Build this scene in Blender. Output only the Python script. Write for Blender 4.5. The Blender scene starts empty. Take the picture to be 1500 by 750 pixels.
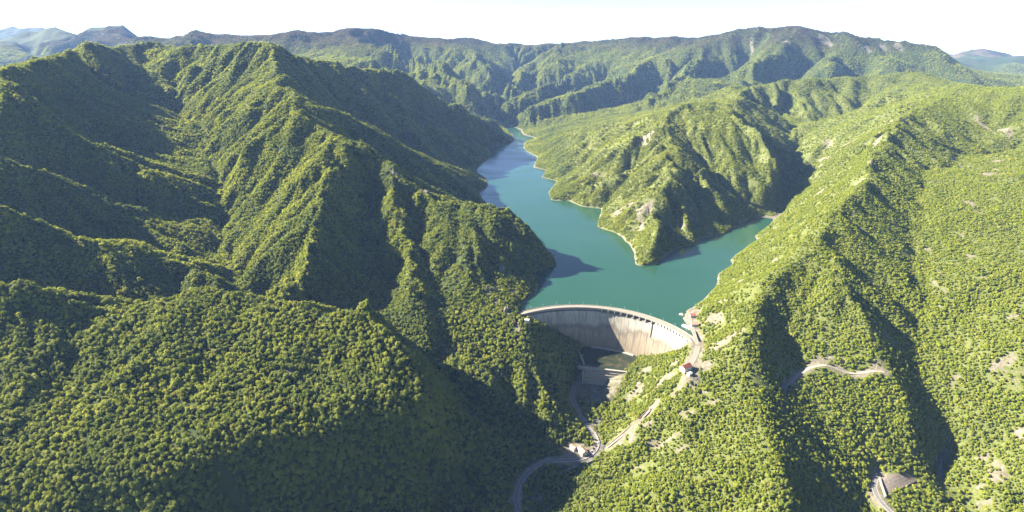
import bpy, bmesh, math, random
import numpy as np
from mathutils import Vector, Matrix

# ------------------------------------------------------------------ camera, sky, sun, exposure
SC = bpy.context.scene
COL = SC.collection
random.seed(7)
rng = np.random.default_rng(7)
CAM_H = 470.0                      # metres above the reservoir (reservoir surface = 0)
HFOV = math.radians(84.0)
PITCH = math.radians(20.1)
SUN_AZ = math.radians(-76.0)       # from straight ahead (+Y), negative = left
SUN_EL = math.radians(30.5)

cam_data = bpy.data.cameras.new("camera")
cam = bpy.data.objects.new("camera", cam_data)
COL.objects.link(cam)
cam.location = (0, 0, CAM_H)
cam.rotation_euler = (math.pi / 2 - PITCH, 0, 0)
cam_data.sensor_width = 36
cam_data.lens = 18 / math.tan(HFOV / 2)
cam_data.clip_start = 1.0
cam_data.clip_end = 60000
SC.camera = cam

world = bpy.data.worlds.new("World")
SC.world = world
world.use_nodes = True
wn = world.node_tree
sky = wn.nodes.new("ShaderNodeTexSky")
sky.sky_type = 'NISHITA'
sky.sun_disc = False
sky.sun_elevation = SUN_EL
sky.sun_rotation = SUN_AZ
sky.altitude = 1300
sky.air_density = 0.5
sky.dust_density = 0.1
sky.ozone_density = 1.0
wn.links.new(sky.outputs[0], wn.nodes["Background"].inputs[0])
wn.nodes["Background"].inputs[1].default_value = 0.05

sun_data = bpy.data.lights.new("sun", 'SUN')
sun_data.energy = 5.0
sun_data.angle = math.radians(0.5)
sun_data.color = (1.0, 0.91, 0.75)
sun = bpy.data.objects.new("sun", sun_data)
COL.objects.link(sun)
SUN_DIR = Vector((math.sin(SUN_AZ) * math.cos(SUN_EL), math.cos(SUN_AZ) * math.cos(SUN_EL), math.sin(SUN_EL)))
sun.rotation_euler = SUN_DIR.to_track_quat('Z', 'Y').to_euler()
sun.location = (-3000, 1500, 3000)

SC.view_settings.view_transform = 'Standard'
SC.view_settings.look = 'None'
SC.view_settings.exposure = 2.8
SC.view_settings.gamma = 1.0
SC.render.engine = 'CYCLES'
SC.cycles.max_bounces = 6
SC.cycles.diffuse_bounces = 3
SC.cycles.glossy_bounces = 2
SC.cycles.transmission_bounces = 3
SC.cycles.volume_bounces = 0
SC.cycles.transparent_max_bounces = 6

# ------------------------------------------------------------------ pixel -> place (photo is 1500 x 750)
FPX = 750 / math.tan(HFOV / 2)
CP, SP = math.cos(PITCH), math.sin(PITCH)

def kv(v):
    return math.tan(math.atan((375 - v) / FPX) - PITCH)
def coef(v):
    return CP + (375 - v) / FPX * SP
def d(u, v, D):                    # pixel seen at horizontal distance D
    return ((u - 750) / FPX / coef(v) * D, D, CAM_H + kv(v) * D)
def l(u, v, z=0.0):                # pixel seen on level z
    return d(u, v, (z - CAM_H) / kv(v))
def h(u, D, z):                    # column u, distance D, level z (also for places out of sight)
    v = 375 - FPX * math.tan(math.atan((z - CAM_H) / D) + PITCH)
    return ((u - 750) / FPX / coef(v) * D, D, z)
def w(x, y, z):
    return (x, y, z)

# ------------------------------------------------------------------ dam axis
DAM_L = np.array(l(764, 459, 2)[:2]); DAM_R = np.array(l(1024, 506, 2)[:2])
_mid = (DAM_L + DAM_R) / 2
_ch = DAM_R - DAM_L; CHORD = np.linalg.norm(_ch); _ch = _ch / CHORD
UPS = np.array([-_ch[1], _ch[0]])                       # upstream, away from the camera
SAG = 84.0
ARC_R = ((CHORD / 2) ** 2 + SAG ** 2) / (2 * SAG)
ARC_C = _mid + UPS * (SAG - ARC_R)
ARC_A0 = math.atan2(*(DAM_L - ARC_C)[::-1]); ARC_A1 = math.atan2(*(DAM_R - ARC_C)[::-1])
def arc(t, r=0.0):                                      # t 0 left .. 1 right, r radial offset (upstream +)
    a = ARC_A0 + (ARC_A1 - ARC_A0) * t
    return ARC_C + (ARC_R + r) * np.array([math.cos(a), math.sin(a)])

# ------------------------------------------------------------------ skeleton of the land: crests, streams, shores
RIDGES = [
 # left massif: main crest from the summit down to the dam and the nose over the river bend
 [d(392,61,2200), d(404,90,2050), d(410,120,1850), d(436,164,1550), d(480,192,1480), d(532,216,1420), d(576,252,1350),
  d(630,283,1310), d(662,296,1300), d(682,318,1225), d(700,350,1145), d(712,400,1065), d(718,428,1006), d(742,456,957),
  d(761,470,930), d(773,500,888), d(779,530,862), d(800,560,845), d(820,590,812), d(845,622,780)],
 [d(662,290,1310), d(704,297,1280), d(768,325,1225), d(800,362,1215), l(814,388)],              # spur to the cape
 [d(392,61,2200), d(420,76,2250), d(460,86,2330), d(500,96,2430), d(532,102,2500), d(570,97,2600), d(605,115,2750),
  d(640,138,2850), d(690,165,2950), d(722,182,3050), l(752,204)],                              # back crest to the lake
 [d(440,160,1600), d(480,162,1720), d(512,172,1800), d(580,215,1750), d(650,245,1800), d(690,258,1930), l(714,270)],
 [d(500,104,2380), d(580,150,2400), d(650,190,2500), d(690,210,2600), l(719,226)],
 [d(410,118,1870), d(360,136,1830), d(325,158,1780), d(304,174,1745)],
 [d(436,164,1550), d(390,190,1500), d(352,225,1420)],
 [d(468,188,1490), d(480,240,1325), d(470,300,1150), d(450,360,1020), d(425,410,950), d(405,434,925)],
 [d(576,254,1350), d(583,300,1235), d(592,350,1125), d(602,400,1030), d(612,450,942), d(626,492,888)],
 # cirque crest on the left skyline
 [h(-260,1250,330), h(-120,1350,380), d(0,106,1480), d(16,99,1540), d(40,98,1600), d(75,82,1750), d(91,83,1830), d(117,64,2000),
  d(136,63,2150), d(150,69,2200), d(171,69,2260), d(200,60,2350), d(229,60,2360), d(248,68,2330), d(267,69,2320), d(291,64,2300), d(307,67,2280),
  d(320,67,2270), d(365,61,2220), d(392,61,2200)],
 [d(332,66,2260), d(308,96,2150), d(262,116,2070), d(240,138,2010)],
 [d(200,60,2350), d(196,96,2180), d(194,130,2040)],
 [d(117,64,2000), d(150,98,1960), d(180,125,1930)],
 [d(75,82,1750), d(100,104,1730), d(128,132,1710), d(168,158,1690), d(220,186,1670)],
 [d(16,99,1540), d(20,120,1430), d(24,144,1350), d(52,168,1345), d(100,198,1335), d(140,222,1322), d(180,246,1308), d(235,268,1292), d(280,288,1278)],
 [d(24,144,1350), h(-20,1290,330), h(-110,1230,290), h(-240,1150,230)],
 [h(-70,1110,275), d(0,225,1140), d(60,252,1150), d(112,278,1165), d(176,312,1170), d(240,333,1165), d(290,362,1130)],
 [h(-200,930,190), h(-60,965,205), d(0,300,980), d(60,327,985), d(99,342,995), d(144,349,1010), d(192,360,1020), d(240,380,1020), d(300,394,1022), d(330,412,1010)],
 # near hill, lower left
 [h(-260,760,80), h(-120,780,105), d(0,412,805), d(39,415,805), d(81,423,815), d(135,442,830), d(186,445,840), d(240,441,850), d(288,436,862), d(330,428,870),
  d(380,437,868), d(430,445,858), d(483,452,842), d(533,450,830), d(557,463,808), d(580,497,768), d(603,533,724), d(618,572,682)],
 [d(618,572,682), d(560,585,660), d(500,595,640), d(420,612,615), d(340,627,598), d(300,660,570), d(200,690,541), d(110,682,548), d(0,665,570), d(-150,640,590), d(-300,640,590)],
 # right bank: crest above the dam
 [d(1420,121,2300), d(1385,135,2150), d(1350,150,2000), d(1312,180,1760), d(1292,206,1600), d(1275,240,1400), d(1262,272,1250), d(1230,303,1150), d(1197,336,1062), d(1160,370,1000), d(1131,399,950),
  d(1104,459,845), d(1095,490,785), d(1105,555,732), d(1125,639,636), d(1140,681,586), d(1158,750,525), h(1160,400,-60)],
 [d(1197,336,1062), d(1218,390,950), d(1242,441,862), d(1260,471,826), d(1281,510,784), d(1296,533,756), d(1314,564,727), d(1335,600,696), d(1353,630,682), d(1374,664,672)],
 [d(1262,272,1250), d(1285,318,1145), d(1310,365,1052), d(1335,402,978)],
 [d(1500,130,2050), d(1560,170,1700), d(1620,260,1250), d(1640,360,960), d(1660,480,720), d(1680,620,560), d(1700,760,470)],
 [d(1500,300,1200), d(1500,400,930), d(1500,500,760), d(1500,580,690), d(1500,650,640), d(1500,740,580)],
 [d(1299,137,2450), d(1350,134,2420), d(1416,121,2300), d(1440,131,2250), d(1470,134,2150), d(1500,130,2050), d(1600,120,2000), d(1800,120,1900)],
 # peninsula between the two arms
 [l(940,390), d(950,366,1255), d(962,338,1315), d(975,300,1445), d(984,255,1600), d(978,212,1840), d(974,166,2120), d(1005,152,2200), d(1045,148,2330), d(1075,152,2450)],
 [d(974,166,2120), d(925,180,2260), d(880,192,2400), d(830,200,2700), l(775,205)],
 [d(978,212,1840), d(930,240,1800), d(880,262,1790), l(806,290)],
 [d(984,255,1600), d(945,290,1510), d(910,318,1480), l(874,332)],
 [d(1045,148,2330), d(1105,190,1950), d(1140,238,1790), l(1122,316)],
 [d(984,262,1575), d(1000,300,1480), d(1012,335,1402), l(1017,360)],
 [d(982,215,1820), d(1032,265,1660), d(1054,310,1540), l(1066,343)],
 [d(555,138,2405), d(600,185,2260), d(614,215,2165)], [d(520,118,2385), d(545,160,2230), d(560,188,2130)], [d(650,190,2500), d(668,212,2400), d(684,230,2330)],
 # ridge behind the peninsula
 [d(1075,152,2450), d(1089,126,2900), d(1140,118,3000), d(1188,113,3050), d(1240,112,3100), d(1290,108,3100), d(1345,102,3050), d(1400,122,2900)],
 [d(1150,117,3020), d(1175,145,2850), d(1190,165,2700)], [d(1205,113,3060), d(1228,142,2850), d(1240,160,2700)], [d(1262,110,3100), d(1280,135,2880), d(1290,146,2780)],
 # far range
 [d(180,52,5200), d(205,52,5200), d(250,53,5200), d(295,45,5200), d(330,50,5200), d(390,52,5200), d(430,46,5200), d(460,44,5200), d(500,42,5300), d(540,42,5400), d(570,46,5600), d(600,52,5800), d(640,55,5900), d(660,55,6000), d(690,58,6100), d(720,64,6200),
  d(760,68,6300), d(790,68,6300), d(830,62,6200), d(870,58,6000), d(900,57,5900), d(950,55,5700), d(980,57,5600), d(1000,55,5500), d(1050,50,5200), d(1100,45,5000), d(1160,40,4800), d(1200,43,4700), d(1240,48,4600), d(1265,54,4550),
  d(1300,60,4500), d(1340,68,4450), d(1370,76,4400), d(1400,92,4350), d(1430,108,4300)],
 [d(640,56,5900), d(672,66,5500), d(700,88,5000), d(728,110,4600)],
 [d(500,46,5300), d(540,66,4800), d(600,82,4400), d(640,98,4150), d(690,120,3900), d(716,138,3750)],
 [d(430,48,5200), d(470,70,4600), d(540,90,4000), d(580,104,3600)],
 [d(830,63,6200), d(818,68,5700), d(792,90,5200), d(760,116,4700), d(722,138,4250)],
 [d(900,57,5900), d(856,92,5100), d(824,112,4700), d(776,136,4250), d(738,154,3900)],
 [d(960,58,5700), d(950,85,5000), d(932,104,4550), d(880,120,4250), d(840,140,3980), d(780,155,3720), l(770,190)],
 [d(1050,50,5200), d(1030,75,4700), d(1010,105,4250), d(985,125,3950), d(940,142,3700)],
 [d(1160,40,4800), d(1140,70,4350), d(1110,95,3950), d(1075,112,3700)],
 [d(1240,48,4600), d(1225,72,4250), d(1210,95,3950)],
 [d(1330,67,4450), d(1318,85,4200), d(1300,98,4000)],
 # hazy ranges beyond
 [d(-300,55,7000), d(-150,50,7200), d(0,60,7400), d(20,58,7300), d(60,55,7200), d(90,47,7000), d(110,52,7000), d(150,55,6900), d(168,46,6800), d(195,56,6700), d(215,64,6600)],
 [d(90,47,7000), d(105,66,6500), d(135,80,6000)], [d(168,46,6800), d(160,60,6300), d(150,74,5800)], [d(20,58,7300), d(30,74,6700), d(50,90,6000)],
 [d(60,55,7200), d(62,72,6600), d(80,88,6000)], [d(295,45,5200), d(280,58,4700), d(262,66,4300)],
 [d(-250,52,11500), d(-60,50,11500), d(0,45,11500), d(25,43,11500), d(45,48,11500), d(65,43,11500), d(85,48,11500), d(120,58,11500)],
 [d(1370,90,8200), d(1400,82,8200), d(1425,78,8200), d(1440,78,8200), d(1460,86,8200), d(1500,90,8200), d(1600,86,8200), d(1800,88,8200)],
]
VALLEYS = [
 # river below the dam
 [(*arc(.52, -20), -82), l(890,530,-83), l(884,546,-85), l(878,568,-108), l(868,592,-115), l(876,626,-118), l(882,650,-120), l(868,676,-122), l(830,690,-123), l(800,696,-124),
  l(778,718,-126), l(772,750,-128), l(790,820,-130), h(800,380,-132), h(800,150,-134)],
 # hidden stream on the left and its branches
 [d(224,150,2000), d(250,166,1950), d(296,188,1780), d(312,214,1640), d(320,246,1500), d(325,300,1330), d(332,350,1200), d(337,395,1090), h(350,1000,30), h(420,985,18), h(480,965,8), h(560,935,0),
  d(622,522,870), d(655,552,832), d(700,592,790), d(750,636,742), l(795,676,-122)],
 [d(552,250,1395), d(541,300,1300), d(538,350,1190), d(548,400,1085), d(560,440,1000), h(575,935,3)],
 [d(601,296,1290), d(612,350,1165), d(624,400,1060), d(636,450,966), d(655,520,882)],
 [d(180,150,1930), d(224,160,1960)], [d(120,120,2000), d(150,138,1960), d(180,150,1930)],
 [d(290,112,2170), d(262,140,2060), d(250,166,1950)], [d(372,98,2100), d(330,135,1950), d(296,180,1780)],
 [h(40,1480,300), h(90,1500,240), h(150,1520,208), h(230,1545,192), h(306,1555,184)],
 [h(-40,1230,260), h(0,1235,232), h(60,1245,188), h(112,1255,152), h(180,1262,125), h(250,1268,105), h(322,1270,98)],
 [h(-60,1055,200), h(0,1060,170), h(70,1065,135), h(150,1075,100), h(230,1085,75), h(325,1105,56)],
 [h(-150,865,110), h(0,872,95), h(60,885,80), h(150,910,62), h(250,930,45), h(345,965,32)],
 # between the back crests on the lake's left side
 [h(480,2050,215), h(560,2080,120), h(630,2150,60), l(697,249)],
 [h(560,2560,270), h(620,2680,150), h(680,2780,60), l(705,214)],
 [h(560,1560,120), h(620,1570,70), h(680,1620,30), h(716,1720,0)],
 # bottom of the near hill
 [l(720,752,-122), d(600,752,579), d(400,752,545), d(200,752,512), d(0,752,512), d(-200,740,515)],
 [h(800,380,-132), h(500,420,-130), h(200,430,-120), h(-100,440,-105), h(-400,440,-90)],
 # right bank gullies
 [d(1176,398,962), d(1172,440,902), d(1162,480,852), d(1158,520,803), d(1172,570,740), d(1212,650,664), d(1268,728,602), h(1290,540,-110), h(1290,300,-125)],
 [h(1400,1650,180), d(1350,260,1425), d(1345,330,1155), d(1342,400,995), d(1338,450,898), d(1340,500,826), d(1346,560,752), d(1360,622,695), d(1384,676,657), d(1412,745,598), h(1420,500,-116)],
 [d(1240,352,1050), d(1262,400,962), d(1290,452,875), d(1312,500,815), d(1335,548,764)],
 [l(1138,306,-2), d(1152,278,1940), d(1164,232,2150), d(1162,198,2400), d(1150,172,2700), d(1120,155,2850)],
 [l(830,294,-1), d(900,282,1815), d(955,235,1880)], [l(790,246,-1), d(860,220,2160), d(930,200,2000)],
 [l(1088,326,-1), d(1062,290,1660), d(1038,240,1830), d(1000,188,2030)], [l(973,377,-1), d(970,340,1400), d(980,300,1500)], [l(1025,350,-1), d(1024,312,1525), d(1010,262,1690)],
 [d(1480,230,1700), d(1420,232,1640), d(1380,250,1520)], [d(1440,190,1880), d(1420,232,1640)],
 [h(1180,2980,285), h(1205,2820,185), h(1212,2700,150), h(1180,2600,140)], [h(1235,2980,285), h(1255,2830,195), h(1258,2700,165), h(1212,2640,148)], [h(1130,2950,260), h(1150,2800,185), h(1155,2700,166)],
 # far valleys
 [l(726,181,0), h(722,3900,20), h(735,4300,60), h(735,4700,90), h(745,5300,180), h(760,5800,280)],
 [l(764,196,-1), h(790,3550,30), h(860,3500,70), h(930,3350,110), h(1000,3250,140), h(1060,3200,165), h(1150,3500,150), h(1250,3600,160), h(1400,3600,150), h(1600,3600,140)],
 [h(690,3600,40), h(640,3500,110), h(560,3300,170), h(450,3300,190), h(300,3400,190), h(150,3300,200), h(0,2900,200), h(-200,2400,200)],
 [h(745,4200,70), h(790,4500,110), h(850,5000,210)], [h(740,3800,30), h(830,4400,100), h(890,5000,220)], [h(800,3650,60), h(900,4050,85), h(990,4700,220)],
 [h(900,3500,90), h(960,4100,125), h(1050,4400,220), h(1090,4700,310)], [h(1040,3400,150), h(1080,3800,165), h(1180,4300,240)], [h(1200,3550,160), h(1260,4050,210)],
 [h(720,4000,40), h(690,4400,90), h(630,5000,200)], [h(560,3800,190), h(600,4500,200), h(580,5100,300)],
 [h(300,4300,180), h(180,4400,170), h(60,4800,150), h(-200,5000,150)], [h(160,5400,220), h(0,5600,200)],
 [h(115,6300,300), h(60,5700,200)], [h(40,6700,320), h(65,6000,230)],
 [h(1440,5500,190), h(1500,5200,180), h(1700,5200,170), h(1900,4000,160)], [h(1300,6500,200), h(1440,5500,190)],
 [h(-400,9000,180), h(0,9300,180), h(200,9000,180), h(600,8500,200), h(1000,8500,200)],
 [h(-300,13000,300), h(750,13000,200), h(1800,13000,200)], [h(-250,3400,200), h(-500,3000,180)],
]
SHORE_L = [(764,459),(768,444),(774,438),(784,430),(794,421),(788,408),(780,397),(798,392),(813,388),(809,378),(790,352),(772,334),(736,314),(708,296),(697,279),(714,272),(712,261),(699,253),(697,247),(720,227),(707,216),(735,211),(752,207),(754,200),(741,190),(733,184),(727,180)]
SHORE_R = [(727,180),(748,182),(764,189),(768,198),(788,203),(770,207),(757,216),(775,224),(788,230),(780,246),(804,249),(792,260),(818,265),(802,282),(806,294),(836,294),(852,303),(884,305),(872,332),(904,341),(920,357),(930,374),(930,391),(964,389),(972,377),(1000,361),(1016,360),(1024,350),(1064,344),(1073,336),(1096,320),(1116,319),(1128,309),(1137,305),(1148,313),(1106,346),(1112,351),(1092,364),(1068,382),(1077,386),(1050,402),(1052,416),(1034,436),(1012,452),(1004,468),(1012,482),(1024,506)]
SHORES = [[l(u, v) for u, v in SHORE_L], [l(u, v) for u, v in SHORE_R]]
LAKEBED = [
 [(*arc(.5, 25), -60), l(900,420,-45), l(870,380,-40), l(830,330,-40), l(780,300,-40), l(755,260,-35), l(750,235,-30), l(762,215,-15), l(762,203,-8), l(748,188,-4)],
 [l(930,425,-45), l(990,410,-35), l(1030,380,-30), l(1080,350,-22), l(1115,330,-12)], [l(830,420,-40), l(800,440,-30)],
 [l(905,375,-30), l(870,350,-30), l(850,318,-28)], [l(1040,400,-25), l(1000,440,-35)],
]
# ground under and around the dam
_prof = [(0,2),(.12,-26),(.25,-58),(.36,-74),(.45,-82),(.6,-82),(.68,-70),(.8,-50),(.92,-22),(1,2)]
DAMGROUND = [[(*arc(t, r), z) for t, z in _prof] for r in (-25, -12, 0)]
DAMGROUND += [[(*arc(t, 14), z) for t, z in _prof]]
POOL = [(*arc(.41, -32), -93), (*arc(.60, -32), -93)]
DAMGROUND += [[(*arc(.40,-30),-83),(*arc(.60,-30),-83)], [(*arc(.40,-55),-83),(*arc(.62,-55),-83)]]

# ------------------------------------------------------------------ roads, pads and other made ground (world polylines)
ROAD_RIVER = [l(848,558,-108), l(838,572,-109), l(838,584,-110), l(846,602,-111), l(857,619,-112), l(868,634,-112), l(876,648,-112), l(872,660,-112), l(862,669,-112), l(846,674,-112), l(826,674,-113),
              l(805,674,-113), l(785,682,-114), l(768,697,-115), l(757,715,-116), l(755,735,-117), l(762,752,-118), l(776,790,-119)]
ROAD_RIGHT = [d(1146,572,742), d(1158,560,752), d(1172,546,764), d(1190,537,770), d(1210,534,770), d(1228,541,762), d(1245,549,753), d(1262,546,752), d(1280,543,750), d(1296,545,746)]
ROAD_FOOT = [l(1287,694,-84), l(1281,704,-84), l(1279,716,-85), l(1284,728,-86), l(1296,742,-87), l(1312,756,-88), l(1340,790,-89)]
TRACK_CREEK = [d(1378,672,676), d(1380,680,668), d(1376,692,655), d(1372,703,645)]
TERRACE = [l(1022,508,2), l(1020,518,1.5), l(1013,530,0), l(1008,540,-1.5), l(1012,548,-3)]
SHORE_PAD = [l(1022,505,3.5), l(1018,492,3.5), l(1014,478,3.5), l(1010,466,3.5), l(1016,455,3.8)]
POOL_BED = [l(868,520,-83), l(890,524,-83), l(912,530,-83)]
RIVER_PAD = [l(858,664,-112), l(848,660,-112), l(838,660,-112)]
MADE = [(ROAD_RIVER, 6, 16), (ROAD_RIGHT, 5, 16), (ROAD_FOOT, 6, 14), (TRACK_CREEK, 4, 10), (POOL_BED, 20, 30), (RIVER_PAD, 14, 24), (TERRACE, 9, 16), (SHORE_PAD, 11, 20)]

# ------------------------------------------------------------------ heightfield: harmonic surface through the skeleton
def resample(pts, step):
    p = np.array(pts, float); out = []
    for a, b in zip(p[:-1], p[1:]):
        n = max(1, int(np.linalg.norm(b[:2] - a[:2]) / step))
        out.append(a + (b - a) * np.linspace(0, 1, n, endpoint=False)[:, None])
    out.append(p[-1:])
    return np.concatenate(out)

LINES = RIDGES + VALLEYS + SHORES + LAKEBED + DAMGROUND + [m[0] for m in MADE]

def rasterise(x0, y0, nx, ny, c):
    s = np.zeros((ny, nx)); n = np.zeros((ny, nx))
    for L in LINES:
        q = resample(L, c * .4)
        i = np.rint((q[:, 0] - x0) / c).astype(int); j = np.rint((q[:, 1] - y0) / c).astype(int)
        ok = (i >= 0) & (i < nx) & (j >= 0) & (j < ny)
        np.add.at(s, (j[ok], i[ok]), q[ok, 2]); np.add.at(n, (j[ok], i[ok]), 1)
    return np.where(n > 0, s / np.maximum(n, 1), 0), n > 0

def relax(z, val, fix, its, edge=False):
    z = np.where(fix, val, z)
    for _ in range(its):
        p = np.pad(z, 1, mode='edge')
        m = .25 * (p[:-2, 1:-1] + p[2:, 1:-1] + p[1:-1, :-2] + p[1:-1, 2:])
        m = z + 1.0 * (m - z)
        if edge:
            m[0], m[-1], m[:, 0], m[:, -1] = z[0], z[-1], z[:, 0], z[:, -1]
        z = np.where(fix, val, m)
    return z

def bil(grid, x0, y0, c, X, Y):
    ny, nx = grid.shape
    fx = np.clip((X - x0) / c, 0, nx - 1.001); fy = np.clip((Y - y0) / c, 0, ny - 1.001)
    i = fx.astype(int); j = fy.astype(int); a = fx - i; b = fy - j
    return (grid[j, i] * (1 - a) + grid[j, i + 1] * a) * (1 - b) + (grid[j + 1, i] * (1 - a) + grid[j + 1, i + 1] * a) * b

def blur(z, n):
    for _ in range(n):
        p = np.pad(z, 1, mode='edge')
        z = (p[:-2, 1:-1] + 2 * p[1:-1, 1:-1] + p[2:, 1:-1]) / 4
        p = np.pad(z, 1, mode='edge')
        z = (p[1:-1, :-2] + 2 * p[1:-1, 1:-1] + p[1:-1, 2:]) / 4
    return z

FX0, FY0, FX1, FY1 = -13500., 100., 13500., 13600.
zc = None
for c in (480., 240., 120., 60., 30.):
    nx = int((FX1 - FX0) / c) + 1; ny = int((FY1 - FY0) / c) + 1
    val, fix = rasterise(FX0, FY0, nx, ny, c)
    if zc is None:
        z = np.full((ny, nx), 150.)
    else:
        gx, gy = np.meshgrid(FX0 + c * np.arange(nx), FY0 + c * np.arange(ny))
        z = bil(zc, FX0, FY0, cc, gx, gy)
    zc = relax(z, val, fix, 260 if c > 100 else 110); cc = c
zfar = blur(zc, 1)
NX0, NY0, NX1, NY1, NC = -1700., 250., 1500., 2750., 8.
nx = int((NX1 - NX0) / NC) + 1; ny = int((NY1 - NY0) / NC) + 1
gx, gy = np.meshgrid(NX0 + NC * np.arange(nx), NY0 + NC * np.arange(ny))
val, fix = rasterise(NX0, NY0, nx, ny, NC)
znear = blur(relax(bil(zfar, FX0, FY0, 30., gx, gy), val, fix, 420, True), 1)

def base_height(X, Y):
    z = bil(zfar, FX0, FY0, 30., X, Y)
    ins = np.clip(np.minimum(np.minimum(X - NX0, NX1 - X), np.minimum(Y - NY0, NY1 - Y)) / 150., 0, 1)
    return z * (1 - ins) + bil(znear, NX0, NY0, NC, X, Y) * ins

def axis(lo_half, step, grow, big, hi):
    a = [lo_half]; s = step
    while a[-1] < hi:
        s = min(s * grow, big); a.append(a[-1] + s)
    return np.array(a)
_pos = axis(1150, 7, 1.028, 62, 13300)
XS = np.concatenate([-_pos[::-1], np.arange(-1143, 1144, 7.), _pos])
YS = np.concatenate([np.arange(180, 1700, 7.), axis(1700, 7, 1.009, 60, 13400)])
GX, GY = np.meshgrid(XS, YS)
Z = base_height(GX, GY)

def hash2(i, j, s):
    a = (i * 374761393 + j * 668265263 + s * 974711) & 0xffffffff
    a = ((a ^ (a >> 13)) * 1274126177) & 0xffffffff
    return ((a ^ (a >> 16)) & 0xffff) / 65535.0

def vnoise(x, y, s=0):
    i = np.floor(x).astype(np.int64); j = np.floor(y).astype(np.int64); a = x - i; b = y - j
    a = a * a * (3 - 2 * a); b = b * b * (3 - 2 * b)
    return (hash2(i, j, s) * (1 - a) + hash2(i + 1, j, s) * a) * (1 - b) + (hash2(i, j + 1, s) * (1 - a) + hash2(i + 1, j + 1, s) * a) * b
def fbm(x, y, s=0, o=4):
    r = 0; a = .5
    for k in range(o):
        r = r + a * vnoise(x, y, s + k); x = x * 2.03; y = y * 2.03; a *= .5
    return r

def gullies(X, Y, gx_, gy_, wl, s):            # ribs and gullies that run down the slope
    sl = np.sqrt(gx_ ** 2 + gy_ ** 2) + 1e-6
    sx, sy = -gy_ / sl, gx_ / sl
    px, py = X / wl, Y / wl
    i0 = np.floor(px).astype(np.int64); j0 = np.floor(py).astype(np.int64)
    num = np.zeros_like(X); den = np.zeros_like(X)
    for oi in (-2, -1, 0, 1, 2):
        for oj in (-2, -1, 0, 1, 2):
            i, j = i0 + oi, j0 + oj
            vx = px - i - hash2(i, j, s); vy = py - j - hash2(i, j, s + 5)
            sd_ = vx * sx + vy * sy; al = vx * sy - vy * sx
            ww = np.exp(-3.2 * sd_ * sd_ - .9 * al * al)
            num += np.cos(sd_ * 6.283) * ww; den += ww
    g = num / den
    return np.sign(g) * np.abs(g) ** .8

def smooth(a, b, x):
    t = np.clip((x - a) / (b - a), 0, 1); return t * t * (3 - 2 * t)

def dist_line(X, Y, pts, reach):               # distance to a polyline and its height there, within reach
    q = np.array(pts, float)
    bd = np.full(X.shape, 1e9); bz = np.zeros(X.shape)
    m = (X > q[:, 0].min() - reach) & (X < q[:, 0].max() + reach) & (Y > q[:, 1].min() - reach) & (Y < q[:, 1].max() + reach)
    if not m.any():
        return bd, bz
    x, y = X[m], Y[m]; b1 = np.full(x.shape, 1e9); z1 = np.zeros(x.shape)
    for a, b in zip(q[:-1], q[1:]):
        e = b[:2] - a[:2]; t = np.clip(((x - a[0]) * e[0] + (y - a[1]) * e[1]) / (e @ e + 1e-9), 0, 1)
        dd = np.hypot(x - a[0] - t * e[0], y - a[1] - t * e[1]); k = dd < b1
        b1 = np.where(k, dd, b1); z1 = np.where(k, a[2] + (b[2] - a[2]) * t, z1)
    bd[m] = b1; bz[m] = z1
    return bd, bz

# where the carving is held back: water line, dam, made ground
calm = smooth(3, 45, np.abs(Z))
rad = np.hypot(GX - ARC_C[0], GY - ARC_C[1])
dam_d = np.full(Z.shape, 1e9)
dd, _ = dist_line(GX, GY, [(*arc(t), 0) for t in np.linspace(0, 1, 24)], 300)
calm = np.where(Z < 0, smooth(3, 60, -Z) * smooth(40, 140, dd), calm) * smooth(20, 110, dd)
made_d = []
for L, r0, r1 in MADE:
    dd, zz = dist_line(GX, GY, L, 90)
    calm = calm * smooth(r0, r0 + 60, dd); made_d.append((dd, zz, r0, r1))
DIST = np.hypot(GX, GY)
Zb = Z.copy()
for wl, amp, s, near in ((620., 120., 11, 3300.), (300., 70., 21, 0.), (140., 34., 31, 0.), (62., 10.0, 41, 0.)):
    Zs = blur(Z, 4 if wl > 100 else 2)
    gy_, gx_ = np.gradient(Zs, YS, XS)
    sl = np.sqrt(gx_ ** 2 + gy_ ** 2)
    a = amp * np.clip(sl, 0, .75) * calm
    if wl < 400:
        a = a * (1 - .5 * smooth(150, 350, GX) * (1 - smooth(1200, 1500, GY)))        # cleaner, straighter spurs on the right bank
    if near:
        a = a * smooth(near - 300, near + 900, GY)
    else:
        a = a * ((.30 if wl > 200 else .80 if wl > 100 else 1.25) + (.70 if wl > 200 else .25 if wl > 100 else 0) * smooth(1700, 3000, GY))
    if 100 < wl < 400:
        a = a * (1 - .35 * smooth(3400, 4200, GY))
    if wl < 100:
        a = a * (1 - smooth(4500, 6000, DIST))
    # warp so ribs wander
    wx = GX + (fbm(GX / wl * .9, GY / wl * .9, s + 60, 2) - .4) * wl * .5
    wy = GY + (fbm(GX / wl * .9, GY / wl * .9, s + 80, 2) - .4) * wl * .5
    g = gullies(wx, wy, gx_, gy_, wl, s)
    Z = Z + a * (g - .15)
Z = Z + calm * ((fbm(GX / 160, GY / 160, 3, 3) - .44) * 14 + (fbm(GX / 30, GY / 30, 9, 3) - .44) * 4.0 + (fbm(GX / 330, GY / 330, 13, 4) - .46) * 90 * smooth(3600, 4600, GY))
_rn = fbm(GX / 900, GY / 900, 17, 4)
Z = Z + (1 - np.abs(2.2 * _rn - 1.03) * 2.2 - .45) * 150 * smooth(5000, 6400, GY) * np.maximum(smooth(-1200, -2600, GX), smooth(3300, 4200, GX) * .8)
for dd, zz, r0, r1 in made_d:
    t = 1 - smooth(r0, r1, dd)
    Z = Z * (1 - t) + zz * t
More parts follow.
